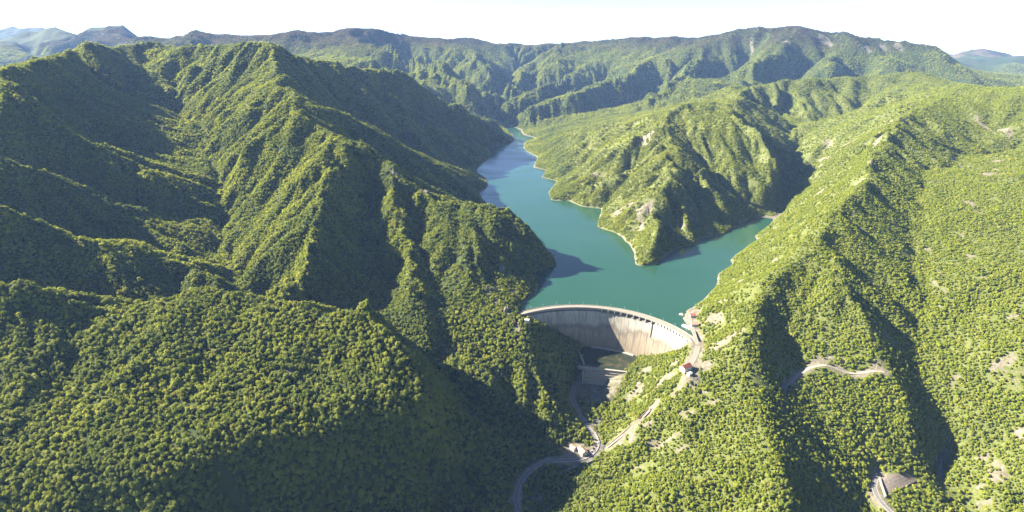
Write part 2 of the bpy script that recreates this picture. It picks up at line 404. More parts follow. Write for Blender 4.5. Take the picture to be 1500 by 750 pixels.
# keep the bed under the lake and the gorge under the dam
Z = np.where((Zb < -3) & (GY > 850) & (rad > ARC_R), np.minimum(Z, -3), Z)

_xi = np.arange(len(XS)); _yi = np.arange(len(YS))
def ground(x, y):                                   # height of the finished ground (arrays or numbers)
    x = np.asarray(x, float); y = np.asarray(y, float)
    fx = np.clip(np.interp(x, XS, _xi), 0, len(XS) - 1.001); fy = np.clip(np.interp(y, YS, _yi), 0, len(YS) - 1.001)
    i = fx.astype(int); j = fy.astype(int); a = fx - i; b = fy - j
    return (Z[j, i] * (1 - a) + Z[j, i + 1] * a) * (1 - b) + (Z[j + 1, i] * (1 - a) + Z[j + 1, i + 1] * a) * b

_dd = np.concatenate([np.arange(350, 2600, 4.), np.arange(2600, 12000, 20.)])
def hit(u, v):                                      # where the line of sight of a pixel meets the ground
    x = (u - 750) / FPX / coef(v) * _dd; zr = CAM_H + kv(v) * _dd
    g = ground(x, _dd)
    k = np.argmax(g > zr)
    return x[k], _dd[k], g[k]

# ------------------------------------------------------------------ material helpers
def mat(name):
    m = bpy.data.materials.new(name); m.use_nodes = True
    nt = m.node_tree
    return m, nt, nt.nodes["Principled BSDF"]
def N(nt, t, **kw):
    n = nt.nodes.new(t)
    for k, v in kw.items():
        setattr(n, k, v)
    return n
def noise(nt, scale, detail=4, rough=.55, vec=None, dist=0):
    n = N(nt, "ShaderNodeTexNoise"); n.inputs["Scale"].default_value = scale; n.inputs["Detail"].default_value = detail
    n.inputs["Roughness"].default_value = rough; n.inputs["Distortion"].default_value = dist
    if vec is not None:
        nt.links.new(vec, n.inputs["Vector"])
    return n.outputs["Fac"]
def ramp(nt, fac, stops):
    r = N(nt, "ShaderNodeValToRGB"); cr = r.color_ramp
    while len(cr.elements) < len(stops):
        cr.elements.new(.5)
    for e, (p, c) in zip(cr.elements, stops):
        e.position = p; e.color = (*c, 1) if len(c) == 3 else c
    nt.links.new(fac, r.inputs[0])
    return r.outputs[0]
def mixc(nt, fac, a, b, mode='MIX'):
    n = N(nt, "ShaderNodeMix", data_type='RGBA', blend_type=mode)
    for s, val in ((n.inputs[0], fac), (n.inputs[6], a), (n.inputs[7], b)):
        if isinstance(val, (int, float)):
            s.default_value = val
        elif isinstance(val, tuple):
            s.default_value = (*val, 1) if len(val) == 3 else val
        else:
            nt.links.new(val, s)
    return n.outputs[2]
def math_(nt, op, a, b=0.0, c=None):
    n = N(nt, "ShaderNodeMath", operation=op)
    for s, val in zip(n.inputs, (a, b, c)):
        if val is None:
            continue
        if isinstance(val, (int, float)):
            s.default_value = val
        else:
            nt.links.new(val, s)
    return n.outputs[0]
def maprange(nt, v, a, b, c=0., d_=1.):
    n = N(nt, "ShaderNodeMapRange"); n.clamp = True
    nt.links.new(v, n.inputs[0])
    for k, x in zip((1, 2, 3, 4), (a, b, c, d_)):
        n.inputs[k].default_value = x
    return n.outputs[0]
def pos(nt):
    return N(nt, "ShaderNodeNewGeometry").outputs["Position"]
def bump(nt, bs, hgt, dist, strength=1.0):
    b = N(nt, "ShaderNodeBump"); b.inputs["Strength"].default_value = strength; b.inputs["Distance"].default_value = dist
    nt.links.new(hgt, b.inputs["Height"]); nt.links.new(b.outputs[0], bs.inputs["Normal"])
def mesh_obj(name, verts, faces, m, parent=None, smooth_=False):
    me = bpy.data.meshes.new(name); me.from_pydata([tuple(map(float, q)) for q in verts], [], faces); me.update()
    if smooth_:
        me.shade_smooth()
    if m is not None:
        me.materials.append(m)
    o = bpy.data.objects.new(name, me); COL.objects.link(o)
    if parent is not None:
        o.parent = parent
    return o
def tag(o, label=None, cat=None, group=None, kind=None):
    for k, v in (("label", label), ("category", cat), ("group", group), ("kind", kind)):
        if v:
            o[k] = v
    return o

# ------------------------------------------------------------------ bare ground patches (places found through the photo's pixels)
BARE = [  # u, v, radius across (px), radius along (px)
 (625,283,9,7),(575,256,7,4),(716,428,5,8),(745,462,10,10),(758,480,8,14),(728,440,6,12),(768,505,5,12),(738,395,9,16),(728,420,8,14),(752,430,10,14),
 (690,505,6,5),(560,330,3,3),
 (945,305,22,10),(925,300,10,8),(905,312,12,8),(948,200,12,10),(870,255,7,5),(1000,330,5,12),(1015,320,5,12),(940,330,6,16),
 (1045,470,18,26),(1060,440,9,18),(1052,505,24,16),(1078,490,14,10),(1030,535,18,12),(1005,560,28,12),(975,552,26,14),(945,545,18,12),(985,535,16,8),(930,580,16,9),(960,590,12,8),
 (1040,598,22,7),(1005,610,16,8),(960,650,22,6),(1000,660,12,5),(930,690,18,5),(985,640,14,6),(1030,575,10,8),(905,652,12,7),(925,640,9,10),(948,622,9,8),(835,700,8,5),
 (1110,740,9,4),(1085,412,10,7),(1060,418,9,4),(1137,380,9,5),(1200,282,18,5),(1212,232,16,5),(1200,245,8,5),(1245,208,12,8),(1212,212,8,6),(1285,212,7,7),(1290,200,6,4),(1260,268,7,10),(1275,240,4,5),
 (1205,234,7,4),(1300,180,9,3),(1330,175,9,3),(1441,186,8,14),(1470,190,7,14),(1411,245,6,11),(1450,258,13,9),(1460,250,7,8),(1462,237,10,6),(1428,310,4,9),(1390,318,4,4),(1377,400,5,6),(1383,425,4,10),(1371,415,5,6),
 (1425,300,5,14),(1405,345,4,9),(1418,375,6,6),(1443,410,6,6),(1360,365,9,3),(1470,530,22,6),(1400,553,10,6),(1455,540,12,5),(1395,565,10,4),(1485,465,10,4),(1455,490,4,3),
 (1340,670,6,8),(1348,680,4,4),(1430,720,10,5),(1445,735,14,6),(1455,700,8,12),(1470,690,8,14),(1440,672,10,8),(1380,620,4,4),(1490,640,10,8),(1350,560,5,5),
 (1372,450,7,4),(1330,478,5,5),(1100,315,0,0),(1145,312,5,2),(1060,168,8,3),(1056,158,9,2),
 (1205,58,5,9),(1213,62,4,9),(1270,69,5,9),(1297,71,8,6),(1316,73,6,5),(1102,74,4,6),(1152,62,9,5),(880,118,0,0),
 (265,178,8,3),(255,172,6,3),(240,190,5,3),(470,520,9,4),(497,530,10,6),(425,548,9,6),(295,555,4,3),(440,560,5,6),(172,555,5,9),(205,470,5,4),(265,480,6,3),
 (1205,528,22,5),(1232,534,14,4),(1285,538,14,4),(790,730,10,20),(870,600,6,14),(873,620,7,12),(800,700,12,6)]
bare = np.zeros(Z.shape)
ggy, ggx = np.gradient(blur(Z, 2), YS, XS)
SLOPE = np.sqrt(ggx ** 2 + ggy ** 2)
jx = (fbm(GX / 22, GY / 22, 120, 3) - .44) * 26; jy = (fbm(GX / 22, GY / 22, 140, 3) - .44) * 26
for u, v, ru, rv in BARE:
    if ru == 0:
        continue
    x, y, z0 = hit(u, v)
    sd = math.sqrt(x * x + y * y + (CAM_H - z0) ** 2)
    rx = .72 * ru * sd / FPX
    rz = .8 * rv * sd / FPX                                # extent seen upright: turned into ground metres by the slope there
    k = max(.35, math.sin(math.atan2(CAM_H - z0, math.hypot(x, y))) + .5)
    ry = rz / k
    jj = min(1., max(rx, ry) / 18.)
    dd = np.hypot((GX - x + jx * jj) / rx, (GY - y + jy * jj) / ry)
    bare = np.maximum(bare, 1 - smooth(.55, 1.25, dd))
# drawn-down shore strip and the ground round the dam
_sd = np.minimum(dist_line(GX, GY, SHORES[0], 80)[0], dist_line(GX, GY, SHORES[1], 80)[0])
SHORE_STRIP = (1 - smooth(.8, 2.4, Z - 5 * np.maximum(0, fbm(GX / 40, GY / 40, 171, 3) - .42))) * smooth(-6, -3, Z) * (GY > np.where(GX < 110, 1000, 850)) * (_sd < 70)
for dd, zz, r0, r1 in made_d:
    bare = np.maximum(bare, 1 - smooth(r0, r0 + 5, dd))
SCRUB = smooth(0, 70, GX - 20 - (GY - 600) * np.where(GY < 950, .6, .1)) * (1 - smooth(2600, 3600, GY))     # open scrub on the right bank
_sp = fbm(GX / 30, GY / 55, 161, 4)
bare = np.maximum(bare, SCRUB * .42 * smooth(.58, .66, _sp) * smooth(.25, .5, SLOPE) * (Z > 6))
road_clear = np.zeros(Z.shape)
for dd, zz, r0, r1 in made_d:
    road_clear = np.maximum(road_clear, 1 - smooth(r0 + 1, r0 + 4, dd))
damclear = np.zeros(Z.shape)
dd, _ = dist_line(GX, GY, [(*arc(t, -4), 0) for t in np.linspace(0, 1, 24)], 120)
damclear = 1 - smooth(12, 16, dd)
pd, _ = dist_line(GX, GY, [(*arc(.50, -34), 0), (*arc(.5, -110), 0)], 80)
damclear = np.maximum(damclear, 1 - smooth(38, 46, pd))
INCLINE = [hit(890, 657), hit(905, 645), hit(924, 629), hit(941, 613), hit(953, 603)]
HOUSE_SPOTS = [hit(850, 660), hit(838, 658)]
EMB = [hit(1294,712), hit(1310,706), hit(1335,706)]
for q in ([EMB[0][:2] + (0,), EMB[1][:2] + (0,), EMB[2][:2] + (0,)], [INCLINE[0][:2] + (0,), INCLINE[2][:2] + (0,), INCLINE[-1][:2] + (0,)],):
    dd, _ = dist_line(GX, GY, q, 40); road_clear = np.maximum(road_clear, 1 - smooth(9, 12, dd)); bare = np.maximum(bare, .8 * (1 - smooth(7, 13, dd)))
bare = np.maximum(bare, SHORE_STRIP)
bare = np.maximum(bare, .72 * damclear * (Z < 0))

# ------------------------------------------------------------------ ground
m_ground, nt, bs = mat("forest_ground")
p = pos(nt)
at = N(nt, "ShaderNodeAttribute"); at.attribute_name = "bare"
n1 = noise(nt, .035, 5, .6, p); n2 = noise(nt, .35, 4, .6, p); n3 = noise(nt, .006, 4, .55, p)
green = ramp(nt, n2, [(.3, (.014, .024, .006)), (.55, (.028, .042, .010)), (.75, (.05, .065, .018))])
green = mixc(nt, maprange(nt, n3, .42, .62), green, (.035, .046, .014))
at3 = N(nt, "ShaderNodeAttribute"); at3.attribute_name = "scrub"
green = mixc(nt, at3.outputs["Fac"], green, ramp(nt, n2, [(.3, (.055, .070, .018)), (.7, (.115, .125, .040))]))
rock = ramp(nt, noise(nt, .12, 6, .7, p, .6), [(.25, (.062, .055, .038)), (.5, (.125, .110, .082)), (.75, (.205, .184, .148))])
bf = math_(nt, 'ADD', at.outputs["Fac"], math_(nt, 'MULTIPLY', math_(nt, 'SUBTRACT', noise(nt, .16, 5, .65, p), .5), 1.7))
bf = maprange(nt, bf, .38, .80)
sep = N(nt, "ShaderNodeSeparateXYZ"); nt.links.new(p, sep.inputs[0])
at2 = N(nt, "ShaderNodeAttribute"); at2.attribute_name = "season"
sea = maprange(nt, math_(nt, 'ADD', at2.outputs["Fac"], math_(nt, 'MULTIPLY', math_(nt, 'SUBTRACT', n3, .5), .9)), .4, .7)
green = mixc(nt, sea, green, ramp(nt, n2, [(.3, (.050, .034, .026)), (.7, (.105, .075, .055))]))
col = mixc(nt, bf, green, rock)
nt.links.new(col, bs.inputs["Base Color"]); bs.inputs["Roughness"].default_value = .95; bs.inputs["Specular IOR Level"].default_value = .1
bump(nt, bs, math_(nt, 'ADD', noise(nt, .10, 6, .7, p), math_(nt, 'MULTIPLY', n2, .3)), 3.0, .8)

ny, nx = Z.shape
co = np.stack([GX, GY, Z], -1).reshape(-1, 3)
idx = np.arange(nx * ny).reshape(ny, nx)
# drop what no view from about here can reach: far outside the fan in front of the camera
keepv = (np.abs(GX) < 1.25 * GY + 900)
fa = np.stack([idx[:-1, :-1], idx[:-1, 1:], idx[1:, 1:], idx[1:, :-1]], -1)[keepv[:-1, :-1] & keepv[1:, 1:]].reshape(-1, 4)
me = bpy.data.meshes.new("terrain")
me.vertices.add(len(co)); me.vertices.foreach_set("co", co.ravel().astype(np.float32))
me.loops.add(fa.size); me.loops.foreach_set("vertex_index", fa.ravel().astype(np.int32))
me.polygons.add(len(fa)); me.polygons.foreach_set("loop_start", (np.arange(len(fa)) * 4).astype(np.int32))
me.polygons.foreach_set("loop_total", np.full(len(fa), 4, np.int32))
me.update(); me.shade_smooth()
a = me.attributes.new("bare", 'FLOAT', 'POINT'); a.data.foreach_set("value", bare.ravel().astype(np.float32))
season = smooth(480, 760, Z) * smooth(3800, 4300, GY) * smooth(-3500, -1500, GX)
season = np.maximum(season, smooth(7500, 8000, GY) * (GX > 3000) * .55)
a = me.attributes.new("season", 'FLOAT', 'POINT'); a.data.foreach_set("value", season.ravel().astype(np.float32))
a = me.attributes.new("scrub", 'FLOAT', 'POINT'); a.data.foreach_set("value", SCRUB.ravel().astype(np.float32))
me.materials.append(m_ground)
terrain = bpy.data.objects.new("terrain", me); COL.objects.link(terrain)
tag(terrain, "steep mountain terrain with ridges and gullies round the reservoir", "terrain", kind="structure")

# ------------------------------------------------------------------ lake and stilling pool
m_water, nt, bs = mat("lake_water")
p = pos(nt)
wc = ramp(nt, noise(nt, .004, 3, .5, p, .4), [(.35, (.012, .046, .026)), (.65, (.016, .052, .031))])
nt.links.new(wc, bs.inputs["Base Color"]); bs.inputs["Roughness"].default_value = .12; bs.inputs["IOR"].default_value = 1.33
mp = N(nt, "ShaderNodeMapping"); mp.inputs["Scale"].default_value = (1, .5, 1); nt.links.new(p, mp.inputs[0])
bump(nt, bs, noise(nt, .12, 5, .6, mp.outputs[0]), .5, .15)
mp2 = N(nt, "ShaderNodeMapping"); mp2.inputs["Scale"].default_value = (.25, 1, 1); mp2.inputs["Rotation"].default_value = (0, 0, .7); nt.links.new(p, mp2.inputs[0])
nt.links.new(maprange(nt, noise(nt, .02, 5, .6, mp2.outputs[0], .8), .4, .65, .10, .26), bs.inputs["Roughness"])
LC = 8.
lx = np.arange(-160, 850, LC); ly = np.arange(840, 4200, LC)
LX, LY = np.meshgrid(lx, ly)
lz = ground(LX, LY)
ang = np.arctan2(LY - ARC_C[1], LX - ARC_C[0])
rr = np.hypot(LX - ARC_C[0], LY - ARC_C[1])
insec = (ang < ARC_A0 + .12) & (ang > ARC_A1 - .12)
down = (insec & (rr < ARC_R - 4)) | ((LY - _mid[1]) * UPS[1] + (LX - _mid[0]) * UPS[0] < -4)
wet = (lz < 0) & ~down & ((LX < 350) | (LY > 1000 + (LX - 350) * .8))
wet2 = wet.copy()
for _ in range(4):
    q = np.pad(wet2, 1); wet2 = q[1:-1, 1:-1] | q[:-2, 1:-1] | q[2:, 1:-1] | q[1:-1, :-2] | q[1:-1, 2:]
wet2 &= ~down
ii = np.arange(LX.size).reshape(LX.shape)
cell = wet2[:-1, :-1] & wet2[1:, 1:] & wet2[:-1, 1:] & wet2[1:, :-1]
lf = np.stack([ii[:-1, :-1], ii[:-1, 1:], ii[1:, 1:], ii[1:, :-1]], -1)[cell].reshape(-1, 4)
used, inv = np.unique(lf, return_inverse=True)
lv = np.stack([LX.ravel()[used], LY.ravel()[used], np.zeros(len(used))], -1)
lake = mesh_obj("lake_water", lv, inv.reshape(-1, 4).tolist(), m_water, smooth_=True)
tag(lake, "green reservoir water held behind the dam", "lake", kind="structure")

# ------------------------------------------------------------------ trees
m_leaf, nt, bs = mat("leaves")
oi = N(nt, "ShaderNodeObjectInfo")
big = noise(nt, .0075, 5, .65, oi.outputs["Location"])
sep = N(nt, "ShaderNodeSeparateXYZ"); nt.links.new(oi.outputs["Location"], sep.inputs[0])
c0 = ramp(nt, oi.outputs["Random"], [(0., (.120, .148, .022)), (.35, (.178, .205, .028)), (.7, (.225, .245, .038)), (.93, (.255, .262, .046)), (1., (.17, .15, .05))])
c1 = ramp(nt, oi.outputs["Random"], [(0., (.082, .110, .022)), (.5, (.135, .165, .032)), (1., (.190, .205, .046))])
lc = mixc(nt, maprange(nt, big, .43, .57), c1, c0)
c3 = ramp(nt, oi.outputs["Random"], [(0., (.115, .150, .018)), (.45, (.175, .210, .022)), (.85, (.225, .250, .030)), (1., (.24, .235, .05))])
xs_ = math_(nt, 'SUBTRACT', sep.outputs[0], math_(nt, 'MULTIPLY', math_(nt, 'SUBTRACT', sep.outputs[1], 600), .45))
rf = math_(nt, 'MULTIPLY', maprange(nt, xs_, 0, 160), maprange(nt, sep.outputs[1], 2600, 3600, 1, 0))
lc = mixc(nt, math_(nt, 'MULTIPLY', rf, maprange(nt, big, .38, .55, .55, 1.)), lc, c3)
c2 = ramp(nt, oi.outputs["Random"], [(0., (.040, .034, .024)), (1., (.095, .066, .046))])
hz = math_(nt, 'MULTIPLY', maprange(nt, sep.outputs[2], 330, 600), maprange(nt, sep.outputs[1], 3800, 4400))
hz = maprange(nt, math_(nt, 'ADD', hz, math_(nt, 'MULTIPLY', math_(nt, 'SUBTRACT', oi.outputs["Random"], .5), .5)), .35, .7)
lc = mixc(nt, hz, lc, c2)
nt.links.new(lc, bs.inputs["Base Color"]); bs.inputs["Roughness"].default_value = .75; bs.inputs["Specular IOR Level"].default_value = .15
tr = N(nt, "ShaderNodeBsdfTranslucent")
nt.links.new(mixc(nt, 1.0, lc, (1.6, 1.6, .8), 'MULTIPLY'), tr.inputs[0])
ms = N(nt, "ShaderNodeMixShader"); ms.inputs[0].default_value = .48
nt.links.new(bs.outputs[0], ms.inputs[1]); nt.links.new(tr.outputs[0], ms.inputs[2]); nt.links.new(ms.outputs[0], nt.nodes["Material Output"].inputs[0])
m_bark, nt, bs = mat("bark")
nt.links.new(ramp(nt, noise(nt, 3., 4), [(.3, (.05, .04, .03)), (.7, (.13, .11, .09))]), bs.inputs["Base Color"]); bs.inputs["Roughness"].default_value = .9

def ico(sub):
    bm = bmesh.new(); bmesh.ops.create_icosphere(bm, subdivisions=sub, radius=1.0)
    v = np.array([q.co[:] for q in bm.verts]); f = [[x.index for x in q.verts] for q in bm.faces]; bm.free()
    return v, f
ICO = {k: ico(k) for k in (1, 2)}

def crown_geo(seed, lobes, leaves, core, rx, rz, zc_, leaf):
    r = np.random.default_rng(seed)
    V, F = [], []
    v, f = ICO[core]
    dirs = r.normal(size=(lobes, 3)); dirs /= np.linalg.norm(dirs, axis=1)[:, None]
    dirs[:, 2] = dirs[:, 2] * .8 + .15
    lo = dirs * np.array([rx, rx, rz]) * r.uniform(.45, .72, (lobes, 1)); lr = r.uniform(.30, .52, lobes) * rx
    # core pushed out towards the lobes so the mass is lumpy
    base = v * np.array([rx, rx, rz]) * .54
    push = np.ones(len(v))
    for c_, q in zip(dirs, lr):
        push += .45 * np.maximum(0, v @ (c_ / np.linalg.norm(c_))) ** 6
    base = base * push[:, None] * (1 + r.normal(0, .07, (len(v), 1)))
    V.append(base + [0, 0, zc_]); F += f; n = len(base)
    for k in range(lobes):
        if leaves == 0:
            break
        dv = r.normal(size=(leaves, 3)); dv[:, 2] += .35; dv /= np.linalg.norm(dv, axis=1)[:, None]
        cen = lo[k] + dv * lr[k] * r.uniform(.75, 1.2, (leaves, 1))
        for c_, nn in zip(cen, dv):
            nn = nn + r.normal(0, .32, 3); nn /= np.linalg.norm(nn)
            a_ = np.cross(nn, r.normal(size=3)); a_ /= np.linalg.norm(a_); b_ = np.cross(nn, a_)
            s1 = leaf * r.uniform(.6, 1.3); s2 = leaf * r.uniform(.5, 1.0)
            V.append(np.array([c_ + a_ * s1, c_ + b_ * s2, c_ - a_ * s1 * .9, c_ - b_ * s2]) + [0, 0, zc_])
            F.append([n, n + 1, n + 2, n + 3]); n += 4
    return np.concatenate(V), F

def trunk_geo(seed, hgt, r0, limbs=4):
    r = np.random.default_rng(seed); V, F = [], []
    def tube(a, b, ra, rb, n=5):
        a, b = np.array(a, float), np.array(b, float); dv = b - a; dv /= np.linalg.norm(dv)
        u_ = np.cross(dv, [.3, .9, .2]); u_ /= np.linalg.norm(u_); w_ = np.cross(dv, u_); o = sum(len(q) for q in V)
        t = np.linspace(0, 2 * np.pi, n, endpoint=False)
        ring = np.cos(t)[:, None] * u_ + np.sin(t)[:, None] * w_
        V.append(np.concatenate([a + ring * ra, b + ring * rb]))
        for k in range(n):
            F.append([o + k, o + (k + 1) % n, o + n + (k + 1) % n, o + n + k])
    tube((0, 0, -.8), (.1, 0, hgt * .5), r0, r0 * .7); tube((.1, 0, hgt * .5), (0, .1, hgt), r0 * .7, r0 * .25)
    for k in range(limbs):
        a_ = k * 2.4 + r.uniform(0, 1); zz = hgt * r.uniform(.4, .7)
        tube((.05, 0, zz), (math.cos(a_) * hgt * .22, math.sin(a_) * hgt * .22, zz + hgt * .22), r0 * .4, r0 * .12, 4)
    return np.concatenate(V), F

def tree_mesh(name, seed, lobes, leaves, core, rx, rz, zc_, leaf, trunk=True):
    V, F = crown_geo(seed, lobes, leaves, core, rx, rz, zc_, leaf)
    me = bpy.data.meshes.new(name); mi = [0] * len(F)
    if trunk:
        V2, F2 = trunk_geo(seed, zc_ + .1 * rz, .17); n = len(V)
        V = np.concatenate([V, V2]); F = F + [[i + n for i in q] for q in F2]; mi += [1] * len(F2)
    me.from_pydata(V.tolist(), [], F); me.materials.append(m_leaf); me.materials.append(m_bark)
    me.polygons.foreach_set("material_index", mi); me.update()
    return me

PROTO = {
 'near': [tree_mesh("tree_near", s, 10, 34, 2, 3.2, 2.6 + .4 * (s % 3), 2.8, .50) for s in (1, 2, 3, 4)] + [tree_mesh("tree_near", 6, 10, 30, 2, 1.9, 4.3, 4.4, .48)],
 'mid':  [tree_mesh("tree_mid", s, 7, 9, 1, 3.3, 1.8 + .3 * (s % 3), 1.6, .80, True) for s in (11, 12, 13, 14)] + [tree_mesh("tree_mid", 16, 7, 9, 1, 2.0, 3.6, 3.4, .7, True)],
 'far':  [tree_mesh("tree_far", s, 6, 4, 1, 4.1, 1.6 + .3 * (s % 2), 1.1, 1.1, False) for s in (21, 22, 23)],
}
PCOL = {}
for k, ms_ in PROTO.items():
    c = bpy.data.collections.new("tree_kinds_" + k)
    for i, m_ in enumerate(ms_):
        o = bpy.data.objects.new("tree_kind_%s_%d" % (k, i), m_); c.objects.link(o)
    PCOL[k] = c

# what can be seen from the camera and a step round it: running horizon on a fan of sight lines
AZ = np.linspace(-1.3, 1.3, 1000); RD = np.concatenate([np.arange(300, 2600, 8.), np.arange(2600, 9000, 25.)])
PX = AZ[:, None] * RD[None]; PY = np.broadcast_to(RD, PX.shape)
gz = ground(PX, PY)
el = (gz - CAM_H) / RD
hor = np.maximum.accumulate(el, axis=1)
VIS = (gz + 26 - CAM_H) / RD >= np.concatenate([np.full((len(AZ), 1), -9), hor[:, :-1]], 1)
def visible(x, y):
    a_ = np.interp(x / y, AZ, np.arange(len(AZ)), left=-1, right=-1); r_ = np.interp(y, RD, np.arange(len(RD)))
    ok = (a_ >= 0)
    return ok & VIS[np.clip(np.rint(a_).astype(int), 0, len(AZ) - 1), np.clip(np.rint(r_).astype(int), 0, len(RD) - 1)]

def sample_field(fld, x, y):
    i = np.clip(np.rint(np.interp(x, XS, _xi)).astype(int), 0, len(XS) - 1); j = np.clip(np.rint(np.interp(y, YS, _yi)).astype(int), 0, len(YS) - 1)
    return fld[j, i]

def scatter(y0, y1, step, seed, side=0):
    r = np.random.default_rng(seed); X, Y = [], []
    yy = np.arange(y0, y1, step)
    for k, y in enumerate(yy):
        hw = 1.23 * y if y < 1000 else 1.1 * y
        x = np.arange(-hw, hw, step) + (k % 2) * step / 2
        X.append(x + r.uniform(-.42, .42, len(x)) * step); Y.append(y + r.uniform(-.42, .42, len(x)) * step)
    X = np.concatenate(X); Y = np.concatenate(Y)
    rgt = X > np.where(Y < 950, 20 + (Y - 600) * .6, 300)
    ok = visible(X, Y)
    if side:
        ok &= rgt if side > 0 else ~rgt
    X, Y = X[ok], Y[ok]
    zz = ground(X, Y)
    b = sample_field(bare, X, Y) + (fbm(X / 7., Y / 7., 77, 3) - .44) * 3.0
    cl = np.maximum(sample_field(road_clear, X, Y), sample_field(damclear, X, Y)); sh = sample_field(_sd, X, Y)
    ok = (b < .5) & (cl < .5) & ~((zz < 2.0) & (sh < 60) & (np.hypot(X - ARC_C[0], Y - ARC_C[1]) > ARC_R)) & ~((zz < 1) & (Y > 1050) & (X > -150))
    # thin spots and glades
    gl = fbm(X / 60., Y / 60., 99, 3)
    ok &= (gl > .24) | (r.uniform(0, 1, len(X)) < .35)
    ok &= r.uniform(0, 1, len(X)) < np.sqrt(1 + sample_field(SLOPE, X, Y) ** 2) / 1.3
    X, Y, zz = X[ok], Y[ok], zz[ok]
    ex = sample_field(SLOPE, X, Y) > 1.0          # steep ground carries more trees per metre of plan
    X = np.concatenate([X, X[ex] + r.uniform(-.5, .5, ex.sum()) * step]); Y = np.concatenate([Y, Y[ex] + r.uniform(-.5, .5, ex.sum()) * step])
    ex = sample_field(SLOPE, X, Y) > 1.35
    X = np.concatenate([X, X[ex] + r.uniform(-.5, .5, ex.sum()) * step]); Y = np.concatenate([Y, Y[ex] + r.uniform(-.5, .5, ex.sum()) * step])
    zz = ground(X, Y)
    return X, Y, zz, r

def gn_instances(o, coll):
    ng = bpy.data.node_groups.new("scatter_trees", 'GeometryNodeTree')
    ng.interface.new_socket("Geometry", in_out='INPUT', socket_type='NodeSocketGeometry')
    ng.interface.new_socket("Geometry", in_out='OUTPUT', socket_type='NodeSocketGeometry')
    gi = ng.nodes.new("NodeGroupInput"); go = ng.nodes.new("NodeGroupOutput")
    ci = ng.nodes.new("GeometryNodeCollectionInfo"); ci.inputs["Collection"].default_value = coll
    ci.inputs["Separate Children"].default_value = True; ci.inputs["Reset Children"].default_value = True
    ip = ng.nodes.new("GeometryNodeInstanceOnPoints"); ip.inputs["Pick Instance"].default_value = True
    def named(n, t):
        a_ = ng.nodes.new("GeometryNodeInputNamedAttribute"); a_.data_type = t; a_.inputs["Name"].default_value = n
        return a_.outputs[0]
    ng.links.new(gi.outputs[0], ip.inputs["Points"]); ng.links.new(ci.outputs[0], ip.inputs["Instance"])
    ng.links.new(named("kind_index", 'INT'), ip.inputs["Instance Index"])
    ng.links.new(named("turn", 'FLOAT_VECTOR'), ip.inputs["Rotation"])
    ng.links.new(named("size", 'FLOAT_VECTOR'), ip.inputs["Scale"])
    ng.links.new(ip.outputs[0], go.inputs[0])
    md = o.modifiers.new("scatter", 'NODES'); md.node_group = ng

def forest(name, label, X, Y, Zv, r, key, mul):
    me = bpy.data.meshes.new(name); n = len(X)
    me.vertices.add(n); me.vertices.foreach_set("co", np.stack([X, Y, Zv - .4], -1).ravel().astype(np.float32))
    s = np.clip(r.lognormal(0, .24, n), .55, 1.75) * mul * 1.05 * (.8 + .5 * fbm(X / 45., Y / 45., 55, 2))
    sz = np.stack([s, s, s * r.uniform(.85, 1.25, n)], -1)
    rot = np.stack([r.normal(0, .07, n), r.normal(0, .07, n), r.uniform(0, 6.283, n)], -1)
    me.attributes.new("kind_index", 'INT', 'POINT').data.foreach_set("value", np.where(r.uniform(0, 1, n) < .07, len(PROTO[key]) - 1, r.integers(0, len(PROTO[key]) - 1, n)).astype(np.int32))
    me.attributes.new("turn", 'FLOAT_VECTOR', 'POINT').data.foreach_set("vector", rot.ravel().astype(np.float32))
    me.attributes.new("size", 'FLOAT_VECTOR', 'POINT').data.foreach_set("vector", sz.ravel().astype(np.float32))
    me.update()
    o = bpy.data.objects.new(name, me); COL.objects.link(o)
    gn_instances(o, PCOL[key])
    tag(o, label, "forest", kind="stuff")
    return o

XA, YA, ZA, ra = scatter(430, 950, 3.9, 301, -1)
XE, YE, ZE, re_ = scatter(430, 950, 3.2, 305, 1)
XB, YB, ZB, rb = scatter(950, 2000, 3.8, 302, -1)
XF, YF, ZF, rf_ = scatter(950, 2000, 3.6, 306, 1)
XC, YC, ZC, rc = scatter(2000, 3600, 5.6, 303)
XD, YD, ZD, rd = scatter(3600, 6600, 8.6, 304)
# the 300 trees that show largest stand as trees of their own
sl = np.sqrt(XA ** 2 + YA ** 2 + (CAM_H - ZA) ** 2)
def px_of(X, Y, Zv):
    fwd = Y * CP - (Zv - CAM_H) * SP; up = Y * SP + (Zv - CAM_H) * CP
    return 750 + FPX * X / fwd, 375 - FPX * up / fwd
uu, vv = px_of(XA, YA, ZA + 4)
infr = (uu > 3) & (uu < 1497) & (vv > 3) & (vv < 744)
NEAR_TREES = np.argsort(np.where(infr, sl, 1e9))[:300]
rest = np.ones(len(XA), bool); rest[NEAR_TREES] = False
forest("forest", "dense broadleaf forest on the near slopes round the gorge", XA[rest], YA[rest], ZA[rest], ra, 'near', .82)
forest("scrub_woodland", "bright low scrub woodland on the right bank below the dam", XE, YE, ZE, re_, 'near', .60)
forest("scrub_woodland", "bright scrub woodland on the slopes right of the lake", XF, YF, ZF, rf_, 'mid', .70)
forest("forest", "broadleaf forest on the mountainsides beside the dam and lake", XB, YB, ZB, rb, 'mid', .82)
forest("forest", "forest on the ridges round the upper lake", XC, YC, ZC, rc, 'far', .93)
forest("forest", "hazy forest on the far mountain range", XD, YD, ZD, rd, 'far', 1.4)

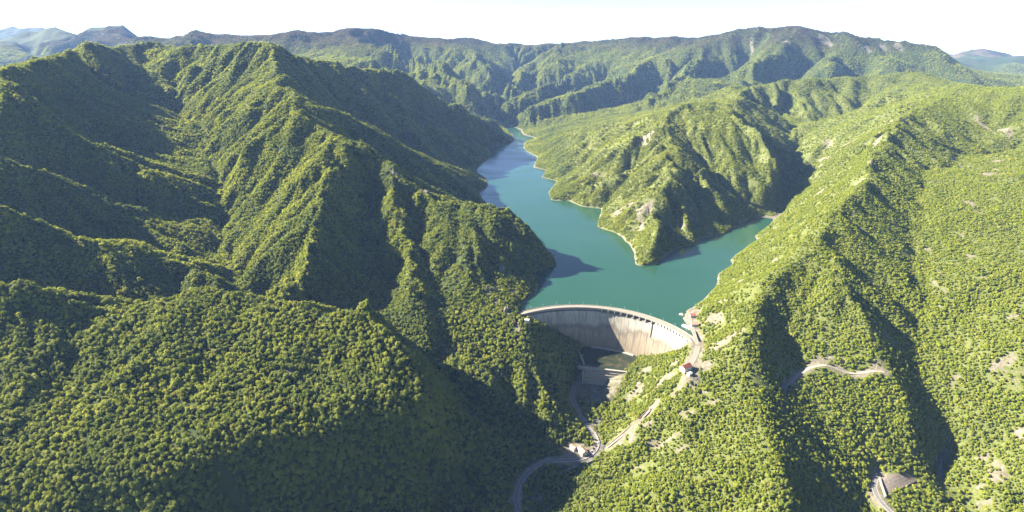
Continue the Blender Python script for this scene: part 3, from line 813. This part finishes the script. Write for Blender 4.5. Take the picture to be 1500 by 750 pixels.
CROWN, TRUNK = [], []
for s in (1, 2, 3, 4):
    V, F = crown_geo(s, 10, 34, 2, 3.2, 2.6 + .4 * (s % 3), 2.8, .50)
    me = bpy.data.meshes.new("crown"); me.from_pydata(V.tolist(), [], F); me.materials.append(m_leaf); me.update(); CROWN.append(me)
    V, F = trunk_geo(s, 3.2, .17)
    me = bpy.data.meshes.new("trunk"); me.from_pydata(V.tolist(), [], F); me.materials.append(m_bark); me.update(); TRUNK.append(me)
rt = np.random.default_rng(41)
for k in NEAR_TREES:
    o = bpy.data.objects.new("broadleaf_tree", None); COL.objects.link(o); o.empty_display_size = 1
    s = float(rt.uniform(.68, 1.05))
    o.location = (float(XA[k]), float(YA[k]), float(ZA[k]) - .4); o.scale = (s, s, s * float(rt.uniform(.85, 1.2))); o.rotation_euler = (0, 0, float(rt.uniform(0, 6.28)))
    q = int(rt.integers(0, 4))
    for nm, mm in (("trunk", TRUNK[q]), ("crown", CROWN[q])):
        c = bpy.data.objects.new(nm, mm); COL.objects.link(c); c.parent = o
    side = "left" if uu[k] < 750 else "right"
    tag(o, ("broadleaf tree in the dense forest along the bottom left edge" if side == "left" else "sunlit broadleaf tree on the slope along the bottom right edge"), "tree",
        "nearest trees at the bottom left" if side == "left" else "nearest trees at the bottom right")

# ------------------------------------------------------------------ building materials
def simple(name, stops, scale, rough=.85, bmp=0., detail=5, vscale=None):
    m, nt, bs = mat(name); p = pos(nt)
    if vscale:
        mp = N(nt, "ShaderNodeMapping"); mp.inputs["Scale"].default_value = vscale; nt.links.new(p, mp.inputs[0]); p = mp.outputs[0]
    n = noise(nt, scale, detail, .62, p)
    nt.links.new(ramp(nt, n, stops), bs.inputs["Base Color"]); bs.inputs["Roughness"].default_value = rough; bs.inputs["Specular IOR Level"].default_value = .2
    if bmp:
        bump(nt, bs, n, bmp, .6)
    return m
m_conc = simple("concrete", [(.3, (.17, .155, .13)), (.7, (.26, .24, .21))], .25, .9, .05)
m_conc_dark = simple("joint_concrete", [(.3, (.10, .09, .08)), (.7, (.16, .15, .13))], .25, .9)
m_asph = simple("road_surface", [(.3, (.09, .087, .083)), (.7, (.14, .135, .13))], .4, .9)
m_gravel = simple("gravel_surface", [(.3, (.14, .125, .10)), (.7, (.22, .20, .17))], .4, .95)
m_roof = simple("roof_tiles", [(.3, (.20, .065, .04)), (.7, (.34, .12, .075))], 1.2, .85, .05)
m_roof2 = simple("faded_roof_tiles", [(.3, (.30, .15, .10)), (.7, (.42, .24, .17))], 1.2, .85, .05)
m_wall = simple("plaster", [(.3, (.40, .37, .32)), (.7, (.50, .47, .42))], .8, .9)
m_glass = simple("dark_glass", [(.3, (.02, .025, .03)), (.7, (.03, .035, .04))], .5, .15)
m_metal = simple("grey_metal", [(.3, (.35, .36, .36)), (.7, (.45, .46, .46))], 2., .45)
m_rust = simple("rusty_rail", [(.3, (.07, .05, .04)), (.7, (.13, .09, .07))], 2., .7)
m_stone = simple("stone_wall", [(.3, (.15, .13, .105)), (.7, (.27, .245, .21))], .7, .9, .1)
m_rubble = simple("rubble_stone", [(.3, (.08, .068, .06)), (.7, (.17, .145, .125))], .5, .95, .3, 7)
m_riverbed = simple("river_bed", [(.3, (.05, .05, .048)), (.6, (.11, .105, .10)), (.8, (.24, .23, .21))], .15, .8, .3)

# dam face: pale upper band, browner lower band, streaks down the wall
m_dam, nt, bs = mat("dam_concrete")
p = pos(nt)
oi = N(nt, "ShaderNodeObjectInfo")
mp = N(nt, "ShaderNodeMapping"); mp.inputs["Scale"].default_value = (1, 1, .09); nt.links.new(p, mp.inputs[0])
streak = noise(nt, .22, 5, .65, mp.outputs[0]); blot = noise(nt, .03, 4, .6, p)
sep = N(nt, "ShaderNodeSeparateXYZ"); nt.links.new(p, sep.inputs[0])
hgt = math_(nt, 'ADD', sep.outputs[2], math_(nt, 'MULTIPLY', math_(nt, 'SUBTRACT', math_(nt, 'ADD', blot, math_(nt, 'MULTIPLY', streak, .6)), .8), 42))
cc_ = ramp(nt, maprange(nt, hgt, -92, 2), [(0, (.15, .12, .082)), (.30, (.19, .155, .108)), (.52, (.22, .185, .138)), (.62, (.155, .132, .105)), (.70, (.30, .275, .23)), (1, (.35, .33, .295))])
cc_ = mixc(nt, maprange(nt, streak, .48, .78), cc_, (.095, .08, .066)); 
cc_ = mixc(nt, math_(nt, 'MULTIPLY', oi.outputs["Random"], .22), cc_, (.12, .10, .085))
nt.links.new(cc_, bs.inputs["Base Color"]); bs.inputs["Roughness"].default_value = .9; bs.inputs["Specular IOR Level"].default_value = .15
bump(nt, bs, math_(nt, 'ADD', streak, noise(nt, .8, 4, .6, p)), .25, .5)

def empty(name, loc=(0, 0, 0), rz=0.):
    o = bpy.data.objects.new(name, None); COL.objects.link(o); o.location = loc; o.rotation_euler = (0, 0, rz)
    return o
def boxgeo(x0, x1, y0, y1, z0, z1):
    return ([(x0, y0, z0), (x1, y0, z0), (x1, y1, z0), (x0, y1, z0), (x0, y0, z1), (x1, y0, z1), (x1, y1, z1), (x0, y1, z1)],
            [[0, 3, 2, 1], [4, 5, 6, 7], [0, 1, 5, 4], [1, 2, 6, 5], [2, 3, 7, 6], [3, 0, 4, 7]])
def box(name, x0, x1, y0, y1, z0, z1, m, parent):
    v, f = boxgeo(x0, x1, y0, y1, z0, z1)
    return mesh_obj(name, v, f, m, parent)
def sweep(name, ts, prof, m, parent, closed=True):
    """prof(t) -> list of (r, z); swept along the dam axis"""
    V, F = [], []
    n = None
    for t in ts:
        pr = prof(t) if callable(prof) else prof
        n = len(pr); V += [(*arc(t, r), z) for r, z in pr]
    for k in range(len(ts) - 1):
        for q in range(n):
            F.append([k * n + q, k * n + (q + 1) % n, (k + 1) * n + (q + 1) % n, (k + 1) * n + q])
    F.append(list(range(n))[::-1]); F.append([(len(ts) - 1) * n + q for q in range(n)])
    return mesh_obj(name, V, F, m, parent)

# ------------------------------------------------------------------ dam
dam = empty("dam")
tag(dam, "curved concrete arch dam holding back the green reservoir", "dam")
def foot(t):
    return float(np.interp(t, [q[0] for q in _prof], [q[1] for q in _prof])) - 9
def face_r(z):                                      # downstream face
    q = min(1., max(0., (2 - z) / 84.))
    return -4.5 - 13 * q ** 1.3
TOPZ = -5.0
NB = 26
edges = np.linspace(.012, .988, NB + 1)
arc_len = ARC_R * abs(ARC_A1 - ARC_A0); gap = .22 / arc_len
for k in range(NB):
    ts = np.linspace(edges[k] + gap, edges[k + 1] - gap, 3)
    def prof(t):
        zb = min(foot(t), TOPZ - 3)
        zs = np.linspace(TOPZ, zb, 9)
        return [(4.0, TOPZ), (4.0, zb)] + [(face_r(z), z) for z in zs[::-1]]
    o = sweep("wall_block", ts, prof, m_dam, dam)
def prof_core(t):
    zb = min(foot(t), TOPZ - 3); zs = np.linspace(TOPZ - .3, zb, 9)
    return [(5.0, TOPZ - .3), (5.0, zb)] + [(face_r(z) + .8, z) for z in zs[::-1]]
sweep("joint_core", np.linspace(0, 1, 60), prof_core, m_conc_dark, dam)
sweep("upper_wall", np.linspace(0, 1, 60), [(.5, 1.2), (5.2, 1.2), (5.2, TOPZ - 1), (.5, TOPZ - 1)], m_dam, dam)
sweep("crest_road", np.linspace(-.015, 1.015, 64), [(-6.2, 1.2), (6.2, 1.2), (6.2, 2.2), (-6.2, 2.2)], m_gravel, dam)
sweep("parapet", np.linspace(-.01, 1.01, 64), [(-6.4, 1.0), (-5.7, 1.0), (-5.7, 3.2), (-6.4, 3.2)], m_conc, dam)
sweep("parapet", np.linspace(-.01, 1.01, 64), [(5.7, 1.0), (6.4, 1.0), (6.4, 3.2), (5.7, 3.2)], m_conc, dam)
sweep("cornice", np.linspace(.012, .42, 40), [(-5.6, -1.4), (.5, -1.4), (.5, 1.1), (-5.6, 1.1)], m_conc, dam)
S0, S1, S2 = .43, .70, .985
for t in np.linspace(S0, S1, 9):                    # spillway piers
    e = .9 / arc_len
    sweep("spillway_pier", [t - e, t + e], [(-7.2, 1.1), (.5, 1.1), (.5, -8.5), (-5.2, -8.5), (-7.4, -3.0)], m_conc, dam)
sweep("spillway_lip", np.linspace(S0, S1, 24), [(-5.6, -5.2), (.5, -3.6), (.5, -8.0), (-5.2, -8.6)], m_conc, dam)
for k, t in enumerate(np.linspace(S1 + .012, S2, 15)):
    e = .5 / arc_len
    sweep("gallery_pier", [t - e, t + e], [(-6.1, 1.1), (.5, 1.1), (.5, TOPZ - .5), (-4.6, TOPZ - .5)], m_conc, dam)
gl_ = np.linspace(S1 + .012, S2, 15)
for a_, b_ in zip(gl_[:-1], gl_[1:]):
    e = 3.0 / arc_len
    sweep("gallery_panel", np.linspace(a_ + e, b_ - .5 / arc_len - .15 / arc_len, 3), [(-5.2, -.2), (.4, -.2), (.4, TOPZ + .1), (-5.0, TOPZ + .1)], m_wall, dam)
sweep("outlet_pilaster", [S1 - .004, S1 + .004], [(-6.6, TOPZ), (-4, TOPZ), (-5, -30), (-9.5, -30)], m_conc, dam)
sweep("footing", np.linspace(.385, .63, 24), [(-15.0, -86), (-20.5, -86), (-20.5, -74.6), (-15.0, -73.8)], m_conc, dam)

# lamp posts along the upstream side of the crest
lamp_m = None
for k, t in enumerate(np.linspace(.06, .95, 14)):
    x, y = arc(t, 5.4); a_ = ARC_A0 + (ARC_A1 - ARC_A0) * t
    o = empty("lamp_post", (float(x), float(y), 2.2), a_)
    if lamp_m is None:
        v, f = [], []
        for q in range(6):
            an = q * math.pi / 3
            v += [(.11 * math.cos(an), .11 * math.sin(an), 0), (.07 * math.cos(an), .07 * math.sin(an), 7.0)]
        f = [[2 * q, 2 * ((q + 1) % 6), 2 * ((q + 1) % 6) + 1, 2 * q + 1] for q in range(6)]
        pole = mesh_obj("pole", v, f, m_metal, o)
        arm = box("arm", -1.7, 0.05, -.05, .05, 6.9, 7.02, m_metal, o)
        head = box("lamp_head", -2.3, -1.6, -.16, .16, 6.82, 7.0, m_metal, o)
        lamp_m = (pole, arm, head)
    else:
        for q in lamp_m:
            c = q.copy(); COL.objects.link(c); c.parent = o
    ordn = ["first", "second", "third", "fourth", "fifth", "sixth", "seventh", "eighth", "ninth", "tenth", "eleventh", "twelfth", "thirteenth", "fourteenth"][k]
    tag(o, "thin grey lamp post on the dam crest, %s from the left end" % ordn, "lamp post", "lamp posts along the dam crest")

# ------------------------------------------------------------------ stilling pool, weir
pool_px = [(846,508),(868,505),(892,505),(917,511),(939,523),(930,545),(890,541),(852,535)]
pp = [l(u, v, -76) for u, v in pool_px]
cx, cy = np.mean([q[0] for q in pp]), np.mean([q[1] for q in pp])
m_pool, nt, bs = mat("pool_water")
nt.links.new(ramp(nt, noise(nt, .05, 4, .6, pos(nt)), [(.35, (.010, .018, .010)), (.58, (.022, .026, .014)), (.75, (.08, .055, .030))]), bs.inputs["Base Color"]); bs.inputs["Roughness"].default_value = .1; bs.inputs["IOR"].default_value = 1.33
pool = mesh_obj("pool_water", pp, [list(range(len(pp)))[::-1]], m_pool)
tag(pool, "dark green stilling pool at the foot of the dam", "pool", kind="structure")
A = np.array(l(847, 535, -74)[:2]); B = np.array(l(931, 545, -74)[:2]); L_ = np.linalg.norm(B - A)
weir = empty("weir", (float(A[0]), float(A[1]), -102), math.atan2(B[1] - A[1], B[0] - A[0]))
tag(weir, "stepped concrete weir below the stilling pool", "weir")
NW = 6
for k in range(NW):
    z0 = k * 26 / NW; box("course", 12 if k < 5 else 0, L_ - 4 if k < 5 else L_, -11.5 + k * 1.9 - (2.0 if k == 0 else 0), 1.0, z0 + .04, z0 + 26 / NW, m_stone, weir)
box("coping", -1, L_ + 1, -2.6, 1.6, 26.04, 27.0, m_conc, weir)
box("wing_wall", 9.5, 11.8, -16, -1, 0, 25, m_conc, weir); box("wing_wall", L_ - 3.8, L_ - 2, -15, -1, 0, 25, m_conc, weir)
def wall_line(name, label, cat, pts, thick, hgt, depth, m, cap=True):
    o = empty(name, pts[0])
    for a_, b_ in zip(pts[:-1], pts[1:]):
        a_, b_ = np.array(a_), np.array(b_); e = b_[:2] - a_[:2]; e = e / np.linalg.norm(e); n_ = np.array([-e[1], e[0]]) * thick / 2
        V = []
        for q in (a_, b_):
            for s_, zz in ((1, -depth), (-1, -depth), (-1, hgt), (1, hgt)):
                V.append((q[0] + n_[0] * s_ - pts[0][0], q[1] + n_[1] * s_ - pts[0][1], q[2] + zz - pts[0][2]))
        mesh_obj("wall_section", V, [[0, 1, 2, 3], [7, 6, 5, 4], [0, 4, 5, 1], [1, 5, 6, 2], [2, 6, 7, 3], [3, 7, 4, 0]], m, o)
    tag(o, label, cat)
    return o
wall_line("pool_wall", "pale concrete side wall along the left of the stilling pool", "wall", [l(847,509,-74), l(851,522,-74), l(856,534,-74)], 3, .8, 9, m_conc)
wall_line("pool_wall", "rocky concrete wall at the right end of the stilling pool", "wall", [l(939,521,-72), l(936,532,-73), l(930,545,-74)], 3, .8, 12, m_stone)

# ------------------------------------------------------------------ roads
def strip(name, label, cat, pts, width, m, lift=.2, line=False):
    q = resample(pts, 5.); 
    for _ in range(6):
        q[1:-1] = (q[:-2] + 2 * q[1:-1] + q[2:]) / 4
    e = np.gradient(q[:, :2], axis=0); e /= np.linalg.norm(e, axis=1)[:, None]; n_ = np.stack([-e[:, 1], e[:, 0]], -1)
    def band(a_, b_, dz, mm, nm):
        V = []; F = []
        for k in range(len(q)):
            z0 = max(q[k, 2], float(ground(q[k, 0], q[k, 1]))) + dz
            for s_ in (a_, b_):
                V.append((q[k, 0] + n_[k, 0] * s_, q[k, 1] + n_[k, 1] * s_, z0))
            for s_ in (b_, a_):
                V.append((q[k, 0] + n_[k, 0] * s_, q[k, 1] + n_[k, 1] * s_, z0 - (1.2 if nm == name else .05)))
        for k in range(len(q) - 1):
            for c in range(4):
                F.append([4 * k + c, 4 * k + (c + 1) % 4, 4 * k + 4 + (c + 1) % 4, 4 * k + 4 + c])
        return V, F, mm
    V, F, mm = band(-width / 2, width / 2, lift, m, name)
    o = mesh_obj(name, V, F, m)
    tag(o, label, cat, kind="structure")
    if line:
        for s_ in (-width / 2 + .35, width / 2 - .35):
            V, F, mm = band(s_ - .14, s_ + .14, lift + .03, m_wall, "edge_line")
            mesh_obj("edge_line", V, F, m_wall, o)
    return o, q, n_
road, rq, rn = strip("road", "narrow road curving along the river below the dam", "road", ROAD_RIVER, 6.4, m_asph, .25, True)
strip("road", "pale mountain road cut across the right hillside", "road", ROAD_RIGHT, 5.5, m_gravel, .25)
strip("road", "road bending round the foot of the stepped embankment", "road", ROAD_FOOT, 6.5, m_asph, .25, True)
strip("track", "pale track beside the creek on the right", "track", TRACK_CREEK, 4.5, m_gravel, .3)
strip("path", "pale terrace path from the dam to the red roofed house", "path", TERRACE, 9, m_gravel, .25)
strip("path", "pale service yard along the right shore by the dam", "path", SHORE_PAD, 6, m_gravel, .25)
RIVER = [l(872,566,-111), l(868,592,-115), l(876,626,-118), l(884,650,-120), l(872,678,-122), l(835,690,-123), l(803,697,-124), l(780,718,-126), l(774,750,-128), l(788,815,-130)]
strip("river_bed", "dark stony river bed below the weir", "river", RIVER, 11, m_riverbed, .35)
# retaining wall under the outside of the bend
kk = [k for k in range(len(rq)) if rq[k][1] < l(868,636,-112)[1] + 8 and k < len(rq) - 3]
outer = [tuple(rq[k][:2] - rn[k] * -1 * -4.2) + (float(rq[k][2]) + .2,) for k in kk[::2]]
cand = [tuple(rq[k][:2] + rn[k] * 4.2) + (float(rq[k][2]) + .2,) for k in kk[::2]]
cen_b = np.array(HOUSE_SPOTS[0][:2])
if np.hypot(cand[1][0] - cen_b[0], cand[1][1] - cen_b[1]) > np.hypot(outer[1][0] - cen_b[0], outer[1][1] - cen_b[1]):
    outer = cand
wall_line("retaining_wall", "pale retaining wall along the outer edge of the river road", "wall", outer, .8, .9, 7, m_conc)

# ------------------------------------------------------------------ houses
def house(name, label, loc, rz, lx_, ly_, hw, rise, roof_m, cat="house", nwin=3, chim=True, over=.5):
    o = empty(name, loc, rz)
    v, f = [], []
    x, y = lx_ / 2, ly_ / 2
    v = [(-x, -y, -2), (x, -y, -2), (x, y, -2), (-x, y, -2), (-x, -y, hw), (x, -y, hw), (x, y, hw), (-x, y, hw), (-x, 0, hw + rise), (x, 0, hw + rise)]
    f = [[0, 1, 5, 4], [2, 3, 7, 6], [1, 2, 6, 9, 5], [3, 0, 4, 8, 7], [0, 3, 2, 1], [4, 5, 9, 8], [6, 7, 8, 9]]
    mesh_obj("wall", v, f, m_wall, o)
    t_ = .28; k = rise / y; xo = x + over; yo = y + over
    v = [(-xo, -yo, hw - over * k + .05), (xo, -yo, hw - over * k + .05), (xo, 0, hw + rise + .05), (-xo, 0, hw + rise + .05), (xo, yo, hw - over * k + .05), (-xo, yo, hw - over * k + .05)]
    v += [(a_, b_, c_ + t_) for a_, b_, c_ in v]
    f = [[6, 7, 8, 9], [9, 8, 10, 11], [0, 3, 2, 1], [3, 5, 4, 2], [0, 1, 7, 6], [4, 5, 11, 10], [1, 2, 8, 7], [2, 4, 10, 8], [0, 6, 9, 3], [3, 9, 11, 5]]
    r = mesh_obj("roof", v, f, roof_m, o)
    if chim:
        box("chimney", x * .4, x * .4 + .8, y * .25, y * .25 + .8, hw, hw + rise + 1.0, m_stone, r)
    for k in range(nwin):
        xx = -x + lx_ * (k + .5) / nwin
        for s_ in (-1, 1):
            if k == nwin // 2 and s_ == -1:
                box("door", xx - .55, xx + .55, -y - .06, -y + .05, 0.05, 2.2, m_rust, o)
            else:
                wd = box("window", xx - .55, xx + .55, s_ * y - .06, s_ * y + .06, hw * .45, hw * .45 + 1.3, m_glass, o)
                box("sill", xx - .7, xx + .7, s_ * y - .16, s_ * y + .16, hw * .45 - .16, hw * .45 - .02, m_conc, wd)
    tag(o, label, cat)
    return o
def at_px(u, v, z):
    q = l(u, v, z); return (q[0], q[1], z)
ga = math.atan2(_ch[1], _ch[0])
house("house", "red roofed keeper's house below the right end of the dam", at_px(1004,541,-1.2), ga + 1.0, 17, 11, 6, 3.4, m_roof, nwin=4)
house("annex", "small pale annex beside the red roofed keeper's house", at_px(1010,549,-2.5), ga + 1.0, 7, 5, 3, 1.2, m_wall, "annex", 2, False)
house("house", "small red roofed building on the shore, farther from the dam", at_px(1014,464,3.6), ga + .4, 10, 8, 4.5, 2.6, m_roof, nwin=2, chim=False)
house("house", "pinkish roofed building on the shore, nearer the dam", at_px(1017,477,3.6), ga + .4, 12, 8, 4.5, 2.4, m_roof2, nwin=3, chim=False)
house("house", "long house with faded red roof inside the river bend", at_px(853,663,-111.8), 2.0, 15, 10, 5, 2.8, m_roof2, nwin=4)
house("house", "smaller faded roofed house left of the one in the river bend", at_px(840,658,-111.8), 2.2, 9, 7, 4.5, 2.2, m_roof2, nwin=2)
house("gatehouse", "grey gatehouse on the rock at the left end of the dam", at_px(772,471,3.0), ga + .2, 8, 6, 4, .8, m_metal, "hut", 2, False)
# white mooring platform at the shore and the mast by it
o = empty("pontoon", at_px(998,461,.1), ga)
box("deck", -4, 4, -2.4, 2.4, .1, .8, m_wall, o); box("cabin", -2, 2, -1.4, 1.4, .82, 2.6, m_wall, o)
for s_ in (-1, 1):
    box("float", -4.2, 4.2, s_ * 2 - .6, s_ * 2 + .6, -.4, .09, m_metal, o)
tag(o, "small white pontoon floating off the right shore", "pontoon")
o = empty("mast", at_px(1022,456,4), 0)
v = [(.25 * math.cos(q), .25 * math.sin(q), 0) for q in np.linspace(0, 5.236, 6)] + [(.12 * math.cos(q), .12 * math.sin(q), 15) for q in np.linspace(0, 5.236, 6)]
mesh_obj("pole", v, [[q, (q + 1) % 6, 6 + (q + 1) % 6, 6 + q] for q in range(6)], m_metal, o)
box("platform", -.9, .9, -.9, .9, 12.8, 13.0, m_metal, o); box("instrument", -.35, .35, -.35, .35, 13.02, 14.4, m_wall, o)
tag(o, "tall thin grey mast on the right shore", "mast")
o = empty("slipway", at_px(1006,478,2.6), ga - .55)
for k in range(4):
    box("slab", -9 + k * 4.6, -4.5 + k * 4.6, -2.4, 2.4, -3, .6 + .25 * k, m_wall, o)
tag(o, "white concrete slipway between the shore buildings and the dam", "slipway")

# parked cars by the bend
car_cols = [(.55, .55, .56), (.03, .035, .05), (.45, .04, .03), (.7, .7, .68)]
car_names = ["silver", "dark", "red", "white"]
for k in range(4):
    mc = simple("car_paint", [(.4, car_cols[k]), (.6, car_cols[k])], 1., .35)
    q = l(866 + k * 3.2, 661 - k * 4.0, -111.4)
    o = empty("parked_car", (q[0], q[1], -111.72), .9 + .25 * k)
    V = [(-2.1, -.85, .3), (2.1, -.85, .3), (2.1, .85, .3), (-2.1, .85, .3), (-2.1, -.85, .85), (2.1, -.85, .8), (2.1, .85, .8), (-2.1, .85, .85)]
    mesh_obj("body", V, [[0, 3, 2, 1], [4, 5, 6, 7], [0, 1, 5, 4], [1, 2, 6, 5], [2, 3, 7, 6], [3, 0, 4, 7]], mc, o)
    V = [(-1.9, -.75, .86), (1.0, -.75, .86), (1.0, .75, .86), (-1.9, .75, .86), (-1.4, -.62, 1.42), (.3, -.62, 1.42), (.3, .62, 1.42), (-1.4, .62, 1.42)]
    mesh_obj("cabin", V, [[0, 3, 2, 1], [4, 5, 6, 7], [0, 1, 5, 4], [1, 2, 6, 5], [2, 3, 7, 6], [3, 0, 4, 7]], m_glass, o)
    for sx in (-1.3, 1.3):
        for sy in (-.86, .86):
            V = [(sx + .32 * math.cos(a_), sy + w_, .32 + .32 * math.sin(a_)) for w_ in (-.1, .1) for a_ in np.linspace(0, 5.5, 8)]
            mesh_obj("wheel", V, [[q_, (q_ + 1) % 8, 8 + (q_ + 1) % 8, 8 + q_] for q_ in range(8)] + [list(range(8)), list(range(8, 16))[::-1]], m_rust, o)
    tag(o, car_names[k] + " car parked on the outside of the river bend", "car", "cars parked at the bend")

# ------------------------------------------------------------------ inclined railway on the right slope
inc = [np.array((q[0], q[1], float(ground(q[0], q[1])))) for q in INCLINE]
o = empty("incline_track", tuple(map(float, inc[0])))
iq = resample([tuple(q) for q in inc], 6.)
for _ in range(5):
    iq[1:-1] = (iq[:-2] + 2 * iq[1:-1] + iq[2:]) / 4
for nm, off, wd, zt, mm in (("side_wall", -2.3, .9, 2.4, m_rust), ("side_wall", 2.3, .9, 2.4, m_rust), ("bed", 0, 3.6, .9, m_conc)):
    e = np.gradient(iq[:, :2], axis=0); e /= np.linalg.norm(e, axis=1)[:, None]; n_ = np.stack([-e[:, 1], e[:, 0]], -1)
    V, F = [], []
    for k in range(len(iq)):
        for s_, zz in ((off - wd / 2, -2.5), (off + wd / 2, -2.5), (off + wd / 2, zt), (off - wd / 2, zt)):
            V.append((iq[k, 0] + n_[k, 0] * s_ - inc[0][0], iq[k, 1] + n_[k, 1] * s_ - inc[0][1], iq[k, 2] + zz - inc[0][2]))
    for k in range(len(iq) - 1):
        for c in range(4):
            F.append([4 * k + c, 4 * k + (c + 1) % 4, 4 * k + 4 + (c + 1) % 4, 4 * k + 4 + c])
    F += [[3, 2, 1, 0], [4 * len(iq) - 4 + c for c in range(4)]]
    mesh_obj(nm, V, F, mm, o)
tq = iq[-1] - inc[0]
box("head_block", tq[0] - 2.4, tq[0] + 2.4, tq[1] - 1.5, tq[1] + 1.5, tq[2] - 2, tq[2] + 3.4, m_wall, o)
tag(o, "dark walled inclined track climbing the right slope from the river bend", "track")

# ------------------------------------------------------------------ stepped embankment, lower right
C4 = [np.array(hit(u, v)) for u, v in ((1290,703), (1304,696), (1344,706), (1298,729))]
emb = empty("stepped_embankment", tuple(map(float, C4[0])))
tag(emb, "grey wedge of stepped stone embankment beside the road, lower right", "embankment")
NS = 16
for k in range(NS):
    a0, a1 = k / NS, (k + 1) / NS
    lo0, lo1 = C4[3] + (C4[2] - C4[3]) * 0, C4[3] + (C4[2] - C4[3]) * 1
    Lk0 = C4[3] + (C4[0] - C4[3]) * a0; Rk0 = C4[2] + (C4[1] - C4[2]) * a0
    Lk1 = C4[3] + (C4[0] - C4[3]) * a1; Rk1 = C4[2] + (C4[1] - C4[2]) * a1
    zt = [max(q[2], float(ground(q[0], q[1]))) + .8 + .03 * ((k * 7) % 3) for q in (Lk0, Rk0, Rk1, Lk1)]
    zl = (zt[0] + zt[3]) / 2; zr_ = (zt[1] + zt[2]) / 2; zz = [zl, zr_, zr_, zl]
    pts_ = [Lk0, Rk0, Rk1, Lk1]
    V = [(q[0] - C4[0][0], q[1] - C4[0][1], z_ - 5 - C4[0][2]) for q, z_ in zip(pts_, zz)] + [(q[0] - C4[0][0], q[1] - C4[0][1], z_ - C4[0][2]) for q, z_ in zip(pts_, zz)]
    mesh_obj("step", V, [[0, 3, 2, 1], [4, 5, 6, 7], [0, 1, 5, 4], [1, 2, 6, 5], [2, 3, 7, 6], [3, 0, 4, 7]], m_rubble, emb)
wl_ = [tuple(map(float, hit(u, v))) for u, v in ((1288,702), (1292,715), (1297,730))]
wall_line("embankment_wall", "pale wall along the left edge of the stepped embankment", "wall", wl_, 1.6, 3.2, 5, m_conc)

# ------------------------------------------------------------------ rock outcrops on the crest left of the dam
m_rock = simple("rock", [(.25, (.08, .066, .05)), (.5, (.15, .125, .095)), (.75, (.22, .195, .155))], .35, .95, .4, 7)
def crag(label, u, v, s, seed, tall=1.0):
    x, y, z0 = hit(u, v); r = np.random.default_rng(seed)
    vv_, ff = ICO[2]
    off = np.stack([fbm(vv_[:, 0] * 1.7 + seed, vv_[:, 1] * 1.7 + vv_[:, 2] * 2.1, seed, 3)] * 3, -1)
    V, F = [], []
    for q in range(7):
        c_ = r.normal(0, 1, 3) * s * np.array([.55, .45, .12]); sc_ = s * r.uniform(.25, .5)
        V += (vv_ * sc_ * np.array([1, .7, tall * r.uniform(.6, 1.5)]) * (.35 + 1.4 * np.roll(off, q * 7, 0)) * (1 + r.normal(0, .14, (len(vv_), 1))) + c_).tolist()
        F += [[i + q * len(vv_) for i in t_] for t_ in ff]
    o = mesh_obj("rock_outcrop", V, F, m_rock); o.location = (x, y, z0 - .05 * s); o.rotation_euler = (0, 0, r.uniform(0, 6))
    tag(o, label, "rock", "bare rocks on the crest left of the dam")
crag("tall pointed rock on the crest above the left end of the dam", 716, 424, 9, 5, 1.7)
crag("broad pale rock outcrop just left of the gatehouse", 757, 470, 11, 6, .9)
crag("rock below the crest path between the pointed rock and the gatehouse", 738, 455, 9, 8, 1.0)
crag("small rock knob on the high shoulder in the middle of the left massif", 572, 254, 9, 9, 1.0)
crag("low rock on the shoulder right of the knob on the left massif", 622, 281, 10, 10, .8)

# ------------------------------------------------------------------ air
m_haze = bpy.data.materials.new("haze_air"); m_haze.use_nodes = True
nt = m_haze.node_tree; nt.nodes.clear()
out = nt.nodes.new("ShaderNodeOutputMaterial"); pv = nt.nodes.new("ShaderNodeVolumePrincipled")
pv.inputs["Color"].default_value = (.32, .53, 1.0, 1); pv.inputs["Density"].default_value = 2.4e-5; pv.inputs["Anisotropy"].default_value = .0
nt.links.new(pv.outputs[0], out.inputs["Volume"])
hx, hy0, hy1, hz0, hz1 = 14500, -600, 14500, -160, 1000
v, f = boxgeo(-hx, hx, hy0, hy1, hz0, hz1)
haze = mesh_obj("haze", v, f, m_haze)
tag(haze, "thin bluish haze filling the valley air", "haze", kind="stuff")
